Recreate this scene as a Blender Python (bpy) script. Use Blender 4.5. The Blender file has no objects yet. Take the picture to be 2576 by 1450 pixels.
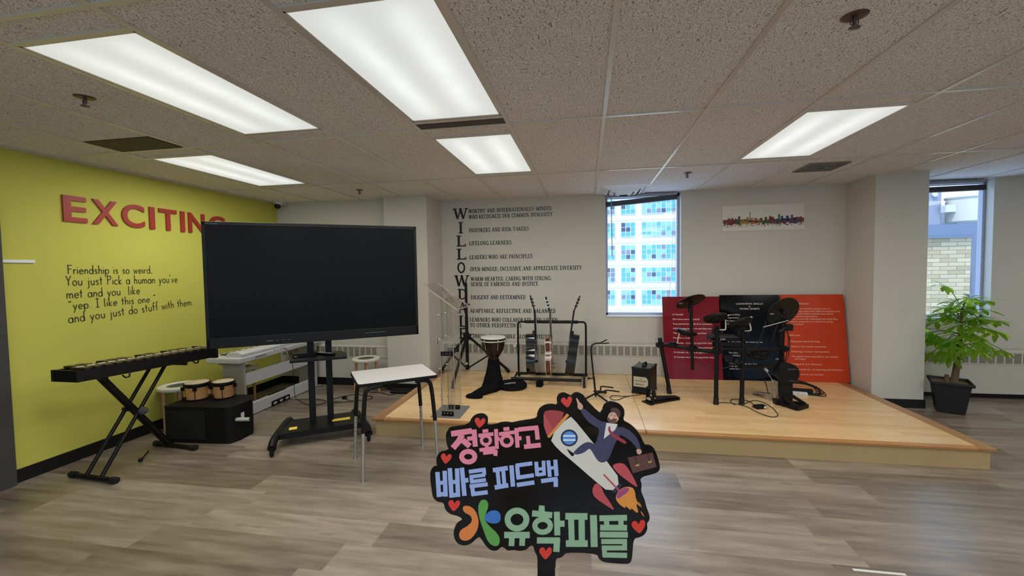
import bpy, bmesh, math, random
from mathutils import Vector, Matrix
random.seed(7)
SC = bpy.context.scene
COL = SC.collection
R = math.radians
lerp = lambda a, c, f: a+(c-a)*f

# ------------------------------------------------------------------ camera, world, sun, exposure
CAMZ = 1.55
def cam_basis(yaw, pitch, roll):
    cy, sy, cp, sp = math.cos(yaw), math.sin(yaw), math.cos(pitch), math.sin(pitch)
    fwd = Vector((sy*cp, cy*cp, sp)); r = Vector((cy, -sy, 0)); u = r.cross(fwd)
    cr, sr = math.cos(roll), math.sin(roll)
    return cr*r + sr*u, -sr*r + cr*u, fwd
CR, CU, CF = cam_basis(-0.1733, -0.0438, -0.0147)
cd = bpy.data.cameras.new('camera'); cam = bpy.data.objects.new('camera', cd); COL.objects.link(cam)
cd.sensor_width = 36; cd.lens = 1076.17/2576*36; cd.clip_start = 0.02; cd.clip_end = 500
M = Matrix((CR, CU, -CF)).transposed().to_4x4(); M.translation = Vector((0, 0, CAMZ))
cam.matrix_world = M; SC.camera = cam

SC.view_settings.view_transform = 'Standard'; SC.view_settings.look = 'None'
SC.view_settings.gamma = 1; SC.view_settings.exposure = 0.0; SC.view_settings.use_curve_mapping = False
W = bpy.data.worlds.new('sky'); SC.world = W; W.use_nodes = True
bg = W.node_tree.nodes['Background']; bg.inputs[0].default_value = (0.48, 0.67, 1.0, 1); bg.inputs[1].default_value = 3.0
sd = bpy.data.lights.new('sun', 'SUN'); sun = bpy.data.objects.new('sun', sd); COL.objects.link(sun)
sd.energy = 4.8; sd.angle = R(1); sd.color = (1, 0.95, 0.86)
sun.rotation_euler = Vector((0.25, 0.36, -0.9)).to_track_quat('-Z', 'Y').to_euler()
LAMP_W = 19.0        # watts of each fluorescent panel
LAMP_SPREAD = 180

# ------------------------------------------------------------------ materials
def lin(c):
    o = []
    for v in c[:3]:
        v /= 255.0
        o.append(v/12.92 if v <= 0.04045 else ((v+0.055)/1.055)**2.4)
    return (*o, 1)
MATS = {}
def mat(name, rgb=(128, 128, 128), rough=0.5, metal=0.0, spec=0.5, var=0.0, vscale=8.0, bump=0.0, bscale=60.0, trans=0.0, coat=0.0, ior=1.45):
    if name in MATS: return MATS[name]
    m = bpy.data.materials.new(name); m.use_nodes = True; MATS[name] = m
    nt = m.node_tree; b = nt.nodes['Principled BSDF']
    b.inputs['Base Color'].default_value = lin(rgb); b.inputs['Roughness'].default_value = rough
    b.inputs['Metallic'].default_value = metal; b.inputs['Specular IOR Level'].default_value = spec
    b.inputs['Transmission Weight'].default_value = trans; b.inputs['Coat Weight'].default_value = coat; b.inputs['IOR'].default_value = ior
    if var or bump:
        tc = nt.nodes.new('ShaderNodeTexCoord')
    if var:
        n = nt.nodes.new('ShaderNodeTexNoise'); n.inputs['Scale'].default_value = vscale; n.inputs['Detail'].default_value = 5
        nt.links.new(tc.outputs['Object'], n.inputs['Vector'])
        r = nt.nodes.new('ShaderNodeMix'); r.data_type = 'RGBA'
        c = lin(rgb); r.inputs['A'].default_value = (*[v*(1-var) for v in c[:3]], 1); r.inputs['B'].default_value = (*[min(1, v*(1+var)) for v in c[:3]], 1)
        nt.links.new(n.outputs['Fac'], r.inputs['Factor']); nt.links.new(r.outputs['Result'], b.inputs['Base Color'])
    if bump:
        n2 = nt.nodes.new('ShaderNodeTexNoise'); n2.inputs['Scale'].default_value = bscale
        nt.links.new(tc.outputs['Object'], n2.inputs['Vector'])
        bp = nt.nodes.new('ShaderNodeBump'); bp.inputs['Strength'].default_value = bump; bp.inputs['Distance'].default_value = 0.002
        nt.links.new(n2.outputs['Fac'], bp.inputs['Height']); nt.links.new(bp.outputs['Normal'], b.inputs['Normal'])
    return m

class NT:      # small node-graph helper
    def __init__(s, name):
        s.m = bpy.data.materials.new(name); s.m.use_nodes = True; MATS[name] = s.m
        s.t = s.m.node_tree; s.b = s.t.nodes['Principled BSDF']
    def n(s, typ, **k):
        nd = s.t.nodes.new(typ)
        for a, v in k.items(): setattr(nd, a, v)
        return nd
    def put(s, sock, v):
        if hasattr(v, 'is_output'): s.t.links.new(v, sock)
        elif v is not None: sock.default_value = v
    def math(s, op, a, b=None, c=None):
        nd = s.n('ShaderNodeMath', operation=op)
        for i, v in enumerate((a, b, c)): s.put(nd.inputs[i], v)
        return nd.outputs[0]
    def mix(s, f, a, b, blend='MIX'):
        nd = s.n('ShaderNodeMix', data_type='RGBA', blend_type=blend)
        s.put(nd.inputs['Factor'], f); s.put(nd.inputs['A'], a); s.put(nd.inputs['B'], b)
        return nd.outputs['Result']
    def xyz(s):
        tc = s.n('ShaderNodeTexCoord'); sp = s.n('ShaderNodeSeparateXYZ'); s.t.links.new(tc.outputs['Object'], sp.inputs[0])
        return tc.outputs['Object'], sp.outputs[0], sp.outputs[1], sp.outputs[2]
    def comb(s, x, y, z=0.0):
        nd = s.n('ShaderNodeCombineXYZ')
        for i, v in enumerate((x, y, z)): s.put(nd.inputs[i], v)
        return nd.outputs[0]
    def noise(s, vec, scale, detail=4, rough=0.55):
        nd = s.n('ShaderNodeTexNoise'); s.put(nd.inputs['Vector'], vec)
        nd.inputs['Scale'].default_value = scale; nd.inputs['Detail'].default_value = detail; nd.inputs['Roughness'].default_value = rough
        return nd.outputs['Fac']
    def white(s, vec):
        nd = s.n('ShaderNodeTexWhiteNoise', noise_dimensions='3D'); s.put(nd.inputs['Vector'], vec); return nd.outputs['Value']
    def ramp(s, f, stops):
        nd = s.n('ShaderNodeValToRGB'); s.put(nd.inputs[0], f); e = nd.color_ramp.elements
        while len(e) < len(stops): e.new(0.5)
        for el, (p, c) in zip(e, stops): el.position = p; el.color = c
        return nd.outputs[0]

def plank_mat(name, width, length, cols, rough, grain=0.5, gap=0.010, swap=False, spec=0.5, coat=0.0, streak=7.0, off=0.0, rw=0.55):
    g = NT(name); obj, x, y, z = g.xyz()
    y = g.math('SUBTRACT', y, off)
    if swap: x, y = y, x
    row = g.math('FLOOR', g.math('DIVIDE', y, width))
    xs = g.math('ADD', g.math('DIVIDE', x, length), g.math('MULTIPLY', g.white(g.comb(row, 3.7, 1.1)), 7.0))
    colm = g.math('FLOOR', xs)
    rnd = g.white(g.comb(row, colm, 0.3))
    v = g.comb(g.math('ADD', g.math('MULTIPLY', x, 1.2), g.math('MULTIPLY', rnd, 40.0)), g.math('MULTIPLY', y, streak), 0.0)
    n1 = g.noise(v, 1.6, 5, 0.6)
    v2 = g.comb(g.math('ADD', g.math('MULTIPLY', x, 3.0), g.math('MULTIPLY', rnd, 90.0)), g.math('MULTIPLY', y, 60.0), 0.0)
    n2 = g.noise(v2, 2.2, 3, 0.6)
    f = g.math('ADD', g.math('MULTIPLY', rnd, rw), g.math('ADD', g.math('MULTIPLY', g.math('SUBTRACT', n1, 0.5), grain), g.math('ADD', g.math('MULTIPLY', n2, 0.25), 0.5-rw/2)))
    base = g.ramp(f, [(0.22, lin(cols[0])), (0.60, lin(cols[1])), (1.0, lin(cols[2]))])
    fy = g.math('FRACT', g.math('DIVIDE', y, width)); fx = g.math('FRACT', xs)
    e1 = g.math('LESS_THAN', fy, gap); e2 = g.math('LESS_THAN', fx, gap*width/length)
    e = g.math('MULTIPLY', g.math('MAXIMUM', e1, e2), 0.45)
    kn = g.noise(g.comb(g.math('ADD', g.math('MULTIPLY', x, 4.0), g.math('MULTIPLY', rnd, 31.0)), g.math('MULTIPLY', y, 9.0), 0.5), 1.3, 2, 0.5)
    kf = g.ramp(kn, [(0.70, (0, 0, 0, 1)), (0.80, (1, 1, 1, 1))])
    base = g.mix(g.math('MULTIPLY', kf, 0.35), base, lin(cols[3]))
    base = g.mix(e, base, lin(cols[3]))
    g.put(g.b.inputs['Base Color'], base)
    g.put(g.b.inputs['Roughness'], g.math('ADD', rough, g.math('MULTIPLY', n1, 0.12)))
    g.b.inputs['Specular IOR Level'].default_value = spec; g.b.inputs['Coat Weight'].default_value = coat; g.b.inputs['Coat Roughness'].default_value = 0.12
    return g.m

def ceiling_mat():
    g = NT('acoustic_tile'); obj, x, y, z = g.xyz()
    wob = g.noise(obj, 14, 2)
    v = g.comb(g.math('MULTIPLY', x, 1.0), g.math('ADD', g.math('MULTIPLY', y, 1.7), g.math('MULTIPLY', wob, 0.25)), 0.0)
    n = g.noise(v, 125, 2, 0.5)
    f = g.ramp(n, [(0.545, (0, 0, 0, 1)), (0.60, (1, 1, 1, 1))])
    n3 = g.noise(obj, 230, 2, 0.5); f3 = g.ramp(n3, [(0.60, (0, 0, 0, 1)), (0.66, (1, 1, 1, 1))])
    base = g.mix(g.noise(obj, 1.3, 2), lin((221, 218, 217)), lin((237, 234, 233)))
    base = g.mix(g.math('MULTIPLY', f, 0.75), base, lin((92, 80, 70)))
    base = g.mix(g.math('MULTIPLY', f3, 0.45), base, lin((90, 80, 70)))
    g.put(g.b.inputs['Base Color'], base); g.b.inputs['Roughness'].default_value = 0.9; g.b.inputs['Specular IOR Level'].default_value = 0.2
    return g.m

def paint_mat(name, rgb, bump=0.25):
    return mat(name, rgb, 0.75, spec=0.25, var=0.04, vscale=1.5, bump=bump, bscale=220)

def brick_mat():
    g = NT('buff_brick'); obj, x, y, z = g.xyz()
    b = g.n('ShaderNodeTexBrick'); g.put(b.inputs['Vector'], g.comb(g.math('ADD', x, y), z, 0.0))
    b.inputs['Scale'].default_value = 1.0; b.inputs['Brick Width'].default_value = 0.46; b.inputs['Row Height'].default_value = 0.13
    b.inputs['Mortar Size'].default_value = 0.008
    b.inputs['Color1'].default_value = lin((150, 134, 102)); b.inputs['Color2'].default_value = lin((178, 162, 130)); b.inputs['Mortar'].default_value = lin((106, 101, 88))
    g.put(g.b.inputs['Base Color'], b.outputs['Color']); g.b.inputs['Roughness'].default_value = 0.9
    return g.m

def diffuser_mat():
    g = NT('lit_prismatic_lens'); obj, x, y, z = g.xyz()
    def tube(o): 
        d = g.math('DIVIDE', g.math('SUBTRACT', x, o), 0.075); return g.math('POWER', 2.718, g.math('MULTIPLY', g.math('MULTIPLY', d, d), -1.0))
    t = g.math('ADD', tube(-0.13), tube(0.13))
    yy = g.math('DIVIDE', g.math('ABSOLUTE', y), 0.59); end = g.math('SUBTRACT', 1.0, g.math('POWER', yy, 5.0))
    n = g.noise(obj, 5.0, 2); rib = g.math('ADD', 0.97, g.math('MULTIPLY', g.math('SINE', g.math('MULTIPLY', y, 900.0)), 0.03))
    s = g.math('ADD', 0.64, g.math('MULTIPLY', g.math('MULTIPLY', t, end), g.math('ADD', 0.12, g.math('MULTIPLY', n, 0.26))))
    g.b.inputs['Base Color'].default_value = (0.3, 0.3, 0.3, 1); g.b.inputs['Roughness'].default_value = 0.35
    g.b.inputs['Emission Color'].default_value = (0.97, 1.0, 0.97, 1); g.put(g.b.inputs['Emission Strength'], g.math('MULTIPLY', s, rib))
    return g.m

def grille_mat():
    g = NT('louvre_slots'); obj, x, y, z = g.xyz()
    f = g.math('FRACT', g.math('DIVIDE', z, 0.011)); e = g.math('GREATER_THAN', f, 0.45)
    g.put(g.b.inputs['Base Color'], g.mix(e, lin((88, 84, 76)), lin((160, 154, 140)))); g.b.inputs['Roughness'].default_value = 0.6
    return g.m

def board_mat(name, rgb):
    return mat(name, rgb, 0.2, spec=0.22, var=0.05, vscale=3)

BLACK = mat('black_plastic', (12, 12, 13), 0.5, spec=0.3, var=0.1)
SATIN = mat('black_metal', (12, 12, 13), 0.45, spec=0.3)
RUBBER = mat('black_rubber', (12, 12, 12), 0.7)
CLOTH = mat('black_cloth', (13, 13, 15), 0.92, spec=0.15, bump=0.6, bscale=90)
GLOSS = mat('gloss_black', (9, 9, 10), 0.08)
CHROME = mat('chrome', (205, 205, 208), 0.18, metal=1.0)
STEEL = mat('brushed_steel', (190, 190, 192), 0.35, metal=0.9)
WHITE = mat('white_laminate', (214, 213, 212), 0.4, var=0.02)
CREAM = paint_mat('cream_paint', (200, 196, 184))
CREAM2 = paint_mat('cream_metal', (194, 190, 178), 0.05)
LIME = paint_mat('lime_paint', (192, 189, 86), 0.35)
BASEB = mat('black_vinyl_base', (16, 16, 17), 0.4)
WOOD = mat('beech', (196, 150, 112), 0.5, var=0.12, vscale=14)
VINYL = mat('black_vinyl_letter', (14, 13, 14), 0.35)
GREY = mat('grey_plastic', (120, 120, 118), 0.5)
WHITEINK = mat('white_ink', (214, 196, 186), 0.5)
GLASS = None

# ------------------------------------------------------------------ mesh builder
class MB:
    def __init__(s): s.v = []; s.f = []; s.mi = []; s.sm = []
    def add(s, vs, fs, mi=0, smooth=False, T=None):
        o = len(s.v)
        for p in vs:
            p = Vector(p)
            s.v.append(T @ p if T is not None else p)
        for f in fs: s.f.append([i+o for i in f]); s.mi.append(mi); s.sm.append(smooth)
        return s
    def box(s, lo, hi, mi=0, T=None):
        x0, y0, z0 = lo; x1, y1, z1 = hi
        return s.add([(x0,y0,z0),(x1,y0,z0),(x1,y1,z0),(x0,y1,z0),(x0,y0,z1),(x1,y0,z1),(x1,y1,z1),(x0,y1,z1)],
                     [(0,3,2,1),(4,5,6,7),(0,1,5,4),(1,2,6,5),(2,3,7,6),(3,0,4,7)], mi, False, T)
    def cyl(s, p0, p1, r0, r1=None, n=16, mi=0, caps=True, T=None, smooth=True):
        r1 = r0 if r1 is None else r1; p0 = Vector(p0); p1 = Vector(p1); d = (p1-p0)
        if d.length < 1e-9: return s
        q = d.to_track_quat('Z', 'Y'); vs = []
        for p, r in ((p0, r0), (p1, r1)):
            for k in range(n):
                a = 2*math.pi*k/n; vs.append(p + q @ Vector((r*math.cos(a), r*math.sin(a), 0)))
        s.add(vs, [(k, (k+1) % n, n+(k+1) % n, n+k) for k in range(n)], mi, smooth, T)
        if caps: s.add(vs, [tuple(range(n-1, -1, -1)), tuple(range(n, 2*n))], mi, False, T)
        return s
    def tube(s, pts, r, n=10, mi=0, T=None, closed=False):
        pts = [Vector(p) for p in pts]; m = len(pts); rs = r if isinstance(r, (list, tuple)) else [r]*m
        rings = []; up = None
        for i, p in enumerate(pts):
            if closed: t = pts[(i+1) % m]-pts[i-1]
            else: t = pts[min(i+1, m-1)]-pts[max(i-1, 0)]
            t.normalize()
            if up is None: up = Vector((0,0,1)) if abs(t.z) < 0.9 else Vector((1,0,0))
            a = t.cross(up)
            if a.length < 1e-4: a = t.cross(Vector((0.3, 1, 0.2)))
            a.normalize(); b = a.cross(t).normalized(); up = b
            rings.append([p + rs[i]*(math.cos(2*math.pi*k/n)*a + math.sin(2*math.pi*k/n)*b) for k in range(n)])
        vs = [v for rg in rings for v in rg]; fs = []
        for i in range(m if closed else m-1):
            j = (i+1) % m
            for k in range(n): fs.append((i*n+k, i*n+(k+1) % n, j*n+(k+1) % n, j*n+k))
        s.add(vs, fs, mi, True, T)
        if not closed: s.add(vs, [tuple(range(n)), tuple(range((m-1)*n+n-1, (m-1)*n-1, -1))], mi, False, T)
        return s
    def lathe(s, prof, c=(0,0,0), n=28, mi=0, T=None, sx=1.0, sy=1.0, smooth=True):
        vs = []; m = len(prof); c = Vector(c)
        for r, z in prof:
            for k in range(n):
                a = 2*math.pi*k/n; vs.append(c + Vector((r*sx*math.cos(a), r*sy*math.sin(a), z)))
        fs = [(i*n+k, i*n+(k+1) % n, (i+1)*n+(k+1) % n, (i+1)*n+k) for i in range(m-1) for k in range(n)]
        s.add(vs, fs, mi, smooth, T)
        if prof[0][0] > 1e-5: s.add(vs, [tuple(range(n-1, -1, -1))], mi, False, T)
        if prof[-1][0] > 1e-5: s.add(vs, [tuple(range((m-1)*n, m*n))], mi, False, T)
        return s
    def sph(s, c, r, n=14, mi=0, T=None, sz=1.0):
        return s.lathe([(max(1e-6, r*math.sin(math.pi*i/8)), -r*sz*math.cos(math.pi*i/8)) for i in range(9)], c, n, mi, T)
    def prism(s, poly, h0, h1, mi=0, T=None, smooth=False):
        n = len(poly); vs = [(p[0], p[1], h0) for p in poly]+[(p[0], p[1], h1) for p in poly]
        s.add(vs, [tuple(range(n-1, -1, -1)), tuple(range(n, 2*n))], mi, False, T)
        return s.add(vs, [(k, (k+1) % n, n+(k+1) % n, n+k) for k in range(n)], mi, smooth, T)
    def ribbon(s, pts, w, h0, h1, mi=0, T=None, closed=False):
        P = [Vector((p[0], p[1])) for p in pts]; m = len(P); L = []; Rr = []
        for i in range(m):
            if closed: d0 = (P[i]-P[i-1]); d1 = (P[(i+1) % m]-P[i])
            else: d0 = P[i]-P[max(i-1, 0)] if i else P[1]-P[0]; d1 = P[i+1]-P[i] if i < m-1 else d0
            d0 = d0.normalized(); d1 = d1.normalized(); t = d0+d1
            t = t.normalized() if t.length > 1e-4 else d1
            nn = Vector((-t.y, t.x)); c = max(0.45, nn.dot(Vector((-d1.y, d1.x)))); o = nn*(w/2/c)
            L.append(P[i]+o); Rr.append(P[i]-o)
        vs = [(p.x, p.y, h0) for p in L]+[(p.x, p.y, h0) for p in Rr]+[(p.x, p.y, h1) for p in L]+[(p.x, p.y, h1) for p in Rr]
        fs = []
        for i in range(m if closed else m-1):
            j = (i+1) % m
            fs += [(2*m+i, 3*m+i, 3*m+j, 2*m+j), (i, j, m+j, m+i), (i, 2*m+i, 2*m+j, j), (m+i, m+j, 3*m+j, 3*m+i)]
        if not closed: fs += [(0, m, 3*m, 2*m), (m-1, 3*m-1, 4*m-1, 2*m-1)]
        return s.add(vs, fs, mi, False, T)
    def build(s, name, mats, parent=None, bevel=0.0, world=True, recalc=True, auto=True):
        mats = mats if isinstance(mats, (list, tuple)) else [mats]
        me = bpy.data.meshes.new(name)
        inv = PM[parent.name].inverted() if (parent is not None and world) else None
        me.from_pydata([tuple(inv @ v) if inv is not None else tuple(v) for v in s.v], [], s.f)
        for m in mats: me.materials.append(m)
        me.polygons.foreach_set('material_index', s.mi); me.polygons.foreach_set('use_smooth', s.sm)
        me.validate(); me.update()
        if recalc:
            bm = bmesh.new(); bm.from_mesh(me); bmesh.ops.recalc_face_normals(bm, faces=bm.faces); bm.to_mesh(me); bm.free()
        o = bpy.data.objects.new(name, me); COL.objects.link(o)
        if parent is not None:
            o.parent = parent; PM[o.name] = PM[parent.name]
        else: PM[o.name] = Matrix.Identity(4)
        if bevel:
            bv = o.modifiers.new('edge', 'BEVEL'); bv.width = bevel; bv.segments = 2; bv.limit_method = 'ANGLE'; bv.angle_limit = R(50)
        return o
PM = {}
def thing(name, label, cat, loc=(0,0,0), rz=0.0, group=None, rot=None):
    o = bpy.data.objects.new(name, None); COL.objects.link(o); o.empty_display_size = 0.05
    o['label'] = label; o['category'] = cat
    if group: o['group'] = group
    T = Matrix.Translation(Vector(loc)) @ (rot.to_4x4() if rot is not None else Matrix.Rotation(rz, 4, 'Z'))
    o.matrix_world = T; PM[o.name] = T
    return o
def tag(o, label, cat, group=None, kind=None):
    o['label'] = label; o['category'] = cat
    if group: o['group'] = group
    if kind: o['kind'] = kind
    return o
def struct(o): o['kind'] = 'structure'; return o
def smooth_path(pts, it=2, closed=False):
    P = [Vector(p) for p in pts]
    for _ in range(it):
        Q = []; n = len(P)
        if not closed: Q.append(P[0])
        for i in range(n if closed else n-1):
            a, b = P[i], P[(i+1) % n]; Q += [a*0.75+b*0.25, a*0.25+b*0.75]
        if not closed: Q.append(P[-1])
        P = Q
    return P
def arc(cx, cy, rx, ry, a0, a1, n=12): return [(cx+rx*math.cos(R(a0+(a1-a0)*i/n)), cy+ry*math.sin(R(a0+(a1-a0)*i/n))) for i in range(n+1)]

# text set with the built-in font: returns verts and faces lying in x-y, baseline at y=0
def text_geo(txt, size=1.0, bold=0.0, ext=0.0, res=3):
    cu = bpy.data.curves.new('t', 'FONT'); cu.body = txt; cu.size = size; cu.offset = bold*size; cu.extrude = ext; cu.resolution_u = 8 if ext else res
    ob = bpy.data.objects.new('t', cu); COL.objects.link(ob)
    me = bpy.data.meshes.new_from_object(ob.evaluated_get(bpy.context.evaluated_depsgraph_get()))
    vs = [v.co.copy() for v in me.vertices]; fs = [tuple(p.vertices) for p in me.polygons]
    bpy.data.objects.remove(ob); bpy.data.curves.remove(cu); bpy.data.meshes.remove(me)
    return vs, fs
def text_fit(mb, txt, x0, x1, z0, z1, T, bold=0.0, ext=0.0, h=0.0, mi=0, keep=False, skew=0.0):
    vs, fs = text_geo(txt, 1.0, bold, ext/max(1e-6, (z1-z0))*0.7 if ext else 0)
    ax = min(v.x for v in vs); bx = max(v.x for v in vs); ay = min(v.y for v in vs); by = max(v.y for v in vs)
    sx = (x1-x0)/(bx-ax); sy = (z1-z0)/(by-ay) if not keep else (z1-z0)/0.72
    oy = ay if not keep else 0.0
    az = min(v.z for v in vs); bz = max(v.z for v in vs)
    out = [(x0+(v.x-ax)*sx+skew*(v.y-oy)*sy, z0+(v.y-oy)*sy, h+((v.z-az)/(bz-az)*ext if bz > az else 0)) for v in vs]
    mb.add(out, fs, mi, False, T)
# (u, v, h) -> world for the two walls: back wall faces -y, left wall faces +x
def TB(y): return Matrix(((1,0,0,0),(0,0,-1,y),(0,1,0,0),(0,0,0,1)))
def TL(x): return Matrix(((0,0,1,x),(1,0,0,0),(0,1,0,0),(0,0,0,1)))

# --- slab-serif capitals (strokes: points, thickness ; serif marks)
def SER():
    k, t = 0.15, 0.075
    e = lambda x, y, l=0.30: ([(x-l/2, y), (x+l/2, y)], 0.07)
    v = lambda x, a=0, b=1: ([(x, a), (x, b)], k)
    F = {}
    F['W'] = (1.05, [([(0.08,1),(0.30,0.02)],k),([(0.30,0.02),(0.53,0.97)],t),([(0.50,1),(0.74,0.02)],k),([(0.74,0.02),(0.98,1)],t),e(0.08,0.97),e(0.53,0.97,.2),e(0.98,0.97,.24)])
    F['I'] = (0.36, [v(.18),e(.18,.03),e(.18,.97)])
    F['L'] = (0.64, [v(.18),e(.18,.97),([(.03,.035),(.62,.035),(.62,.22)],.075)])
    F['O'] = (0.74, [([(p) for p in arc(.37,.5,.29,.45,0,360,24)],.12)])
    F['Q'] = (0.74, F['O'][1]+[([(.4,.2),(.72,-.08)],.1)])
    F['D'] = (0.76, [v(.18),([(.03,.965),(.35,.965)]+arc(.35,.5,.33,.465,90,-90,14)[1:]+[(.03,.035)],.085)])
    F['A'] = (0.78, [([(.10,0),(.40,1)],t),([(.38,1),(.68,0)],k),([(.2,.33),(.58,.33)],.065),e(.10,.03,.24),e(.68,.03,.26)])
    F['E'] = (0.66, [v(.18),([(.03,.965),(.60,.965),(.60,.8)],.075),([(.18,.52),(.48,.52)],.07),([(.03,.035),(.63,.035),(.63,.22)],.075)])
    F['F'] = (0.62, F['E'][1][:3]+[e(.18,.03)])
    F['N'] = (0.84, [([(.17,0),(.17,1)],t),([(.15,1),(.68,.02)],k),([(.68,0),(.68,1)],t),e(.15,.97,.26),e(.17,.03,.26),e(.68,.97,.26)])
    F['T'] = (0.68, [v(.34),([(.04,.78),(.04,.965),(.64,.965),(.64,.78)],.075),e(.34,.03)])
    rb = [(.03,.965),(.36,.965)]+arc(.36,.74,.22,.225,90,-90,10)[1:]+[(.18,.515)]
    F['P'] = (0.64, [v(.18),(rb,.085),e(.18,.03)])
    F['R'] = (0.74, [v(.18),(rb,.085),e(.18,.03),([(.36,.5),(.60,.03),(.74,.03)],.12)])
    F['B'] = (0.70, [v(.18),(rb,.08),([(.18,.515),(.40,.515)]+arc(.40,.275,.24,.24,90,-90,10)[1:]+[(.03,.035)],.085)])
    F['H'] = (0.82, [v(.18),v(.64),([(.18,.5),(.64,.5)],.07),e(.18,.03),e(.18,.97),e(.64,.03),e(.64,.97)])
    F['Y'] = (0.76, [([(.06,1),(.38,.48)],k),([(.38,.48),(.70,1)],t),v(.38,0,.5),e(.06,.97,.26),e(.70,.97,.26),e(.38,.03)])
    F['V'] = (0.76, [([(.08,1),(.36,.02)],k),([(.36,.02),(.66,1)],t),e(.08,.97,.26),e(.66,.97,.26)])
    F['M'] = (0.98, [([(.15,0),(.15,1)],t),([(.15,1),(.46,.05)],k),([(.46,.05),(.80,1)],t),v(.80),e(.15,.03,.26),e(.80,.03),e(.13,.97,.2),e(.83,.97,.2)])
    F['G'] = (0.76, [(arc(.40,.5,.31,.45,48,345,18),.12),([(.70,.05),(.70,.42),(.50,.42)],.08)])
    F['C'] = (0.70, [(arc(.40,.5,.31,.45,48,312,18),.12),([(.61,.68),(.61,.98)],.06)])
    F['S'] = (0.58, [(arc(.29,.74,.2,.215,30,270,10)+arc(.29,.27,.22,.235,90,-150,10),.115),([(.50,.74),(.50,.97)],.05),([(.07,.05),(.07,.28)],.05)])
    F['U'] = (0.80, [([(.18,1),(.18,.3)]+arc(.40,.29,.22,.25,180,360,10)+[(.62,1)],.1),v(.18,.28,1),e(.18,.97),e(.62,.97,.24)])
    F['Z'] = (0.66, [([(.08,.78),(.08,.965),(.58,.965),(.08,.035),(.60,.035),(.60,.22)],.085)])
    F['K'] = (0.76, [v(.18),([(.18,.42),(.64,.98)],t),([(.34,.6),(.68,.03)],k),e(.18,.03),e(.18,.97),e(.66,.97,.2),e(.69,.03,.2)])
    F['J'] = (0.46, [([(.30,1),(.30,.12),(.20,.0),(.05,.06)],k),e(.30,.97)])
    F['X'] = (0.76, [([(.10,1),(.66,0)],k),([(.10,0),(.64,1)],t),e(.1,.97,.24),e(.64,.97,.24),e(.1,.03,.24),e(.66,.03,.24)])
    F[','] = (0.24, [([(.12,.1),(.06,-.16)],.11)]); F['-'] = (0.40, [([(.05,.42),(.35,.42)],.1)]); F[' '] = (0.34, [])
    return F
SF = SER()
def serif_text(mb, txt, x0, x1, z0, hgt, T, h0, h1, wt=1.0):
    tot = sum(SF[c][0]+0.06 for c in txt)-0.06; sx = (x1-x0)/tot; x = x0; d = 0
    for c in txt:
        w, st = SF[c]
        for pts, tk in st:
            d += 1; P = [(x+p[0]*sx, z0+p[1]*hgt) for p in pts]
            closed = (Vector(P[0])-Vector(P[-1])).length < 1e-6 and len(P) > 3
            mb.ribbon(P[:-1] if closed else P, tk*wt*(sx+hgt)/2, h0, h1+(d % 3)*1e-4, 0, T, closed)
        x += (w+0.06)*sx
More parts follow.
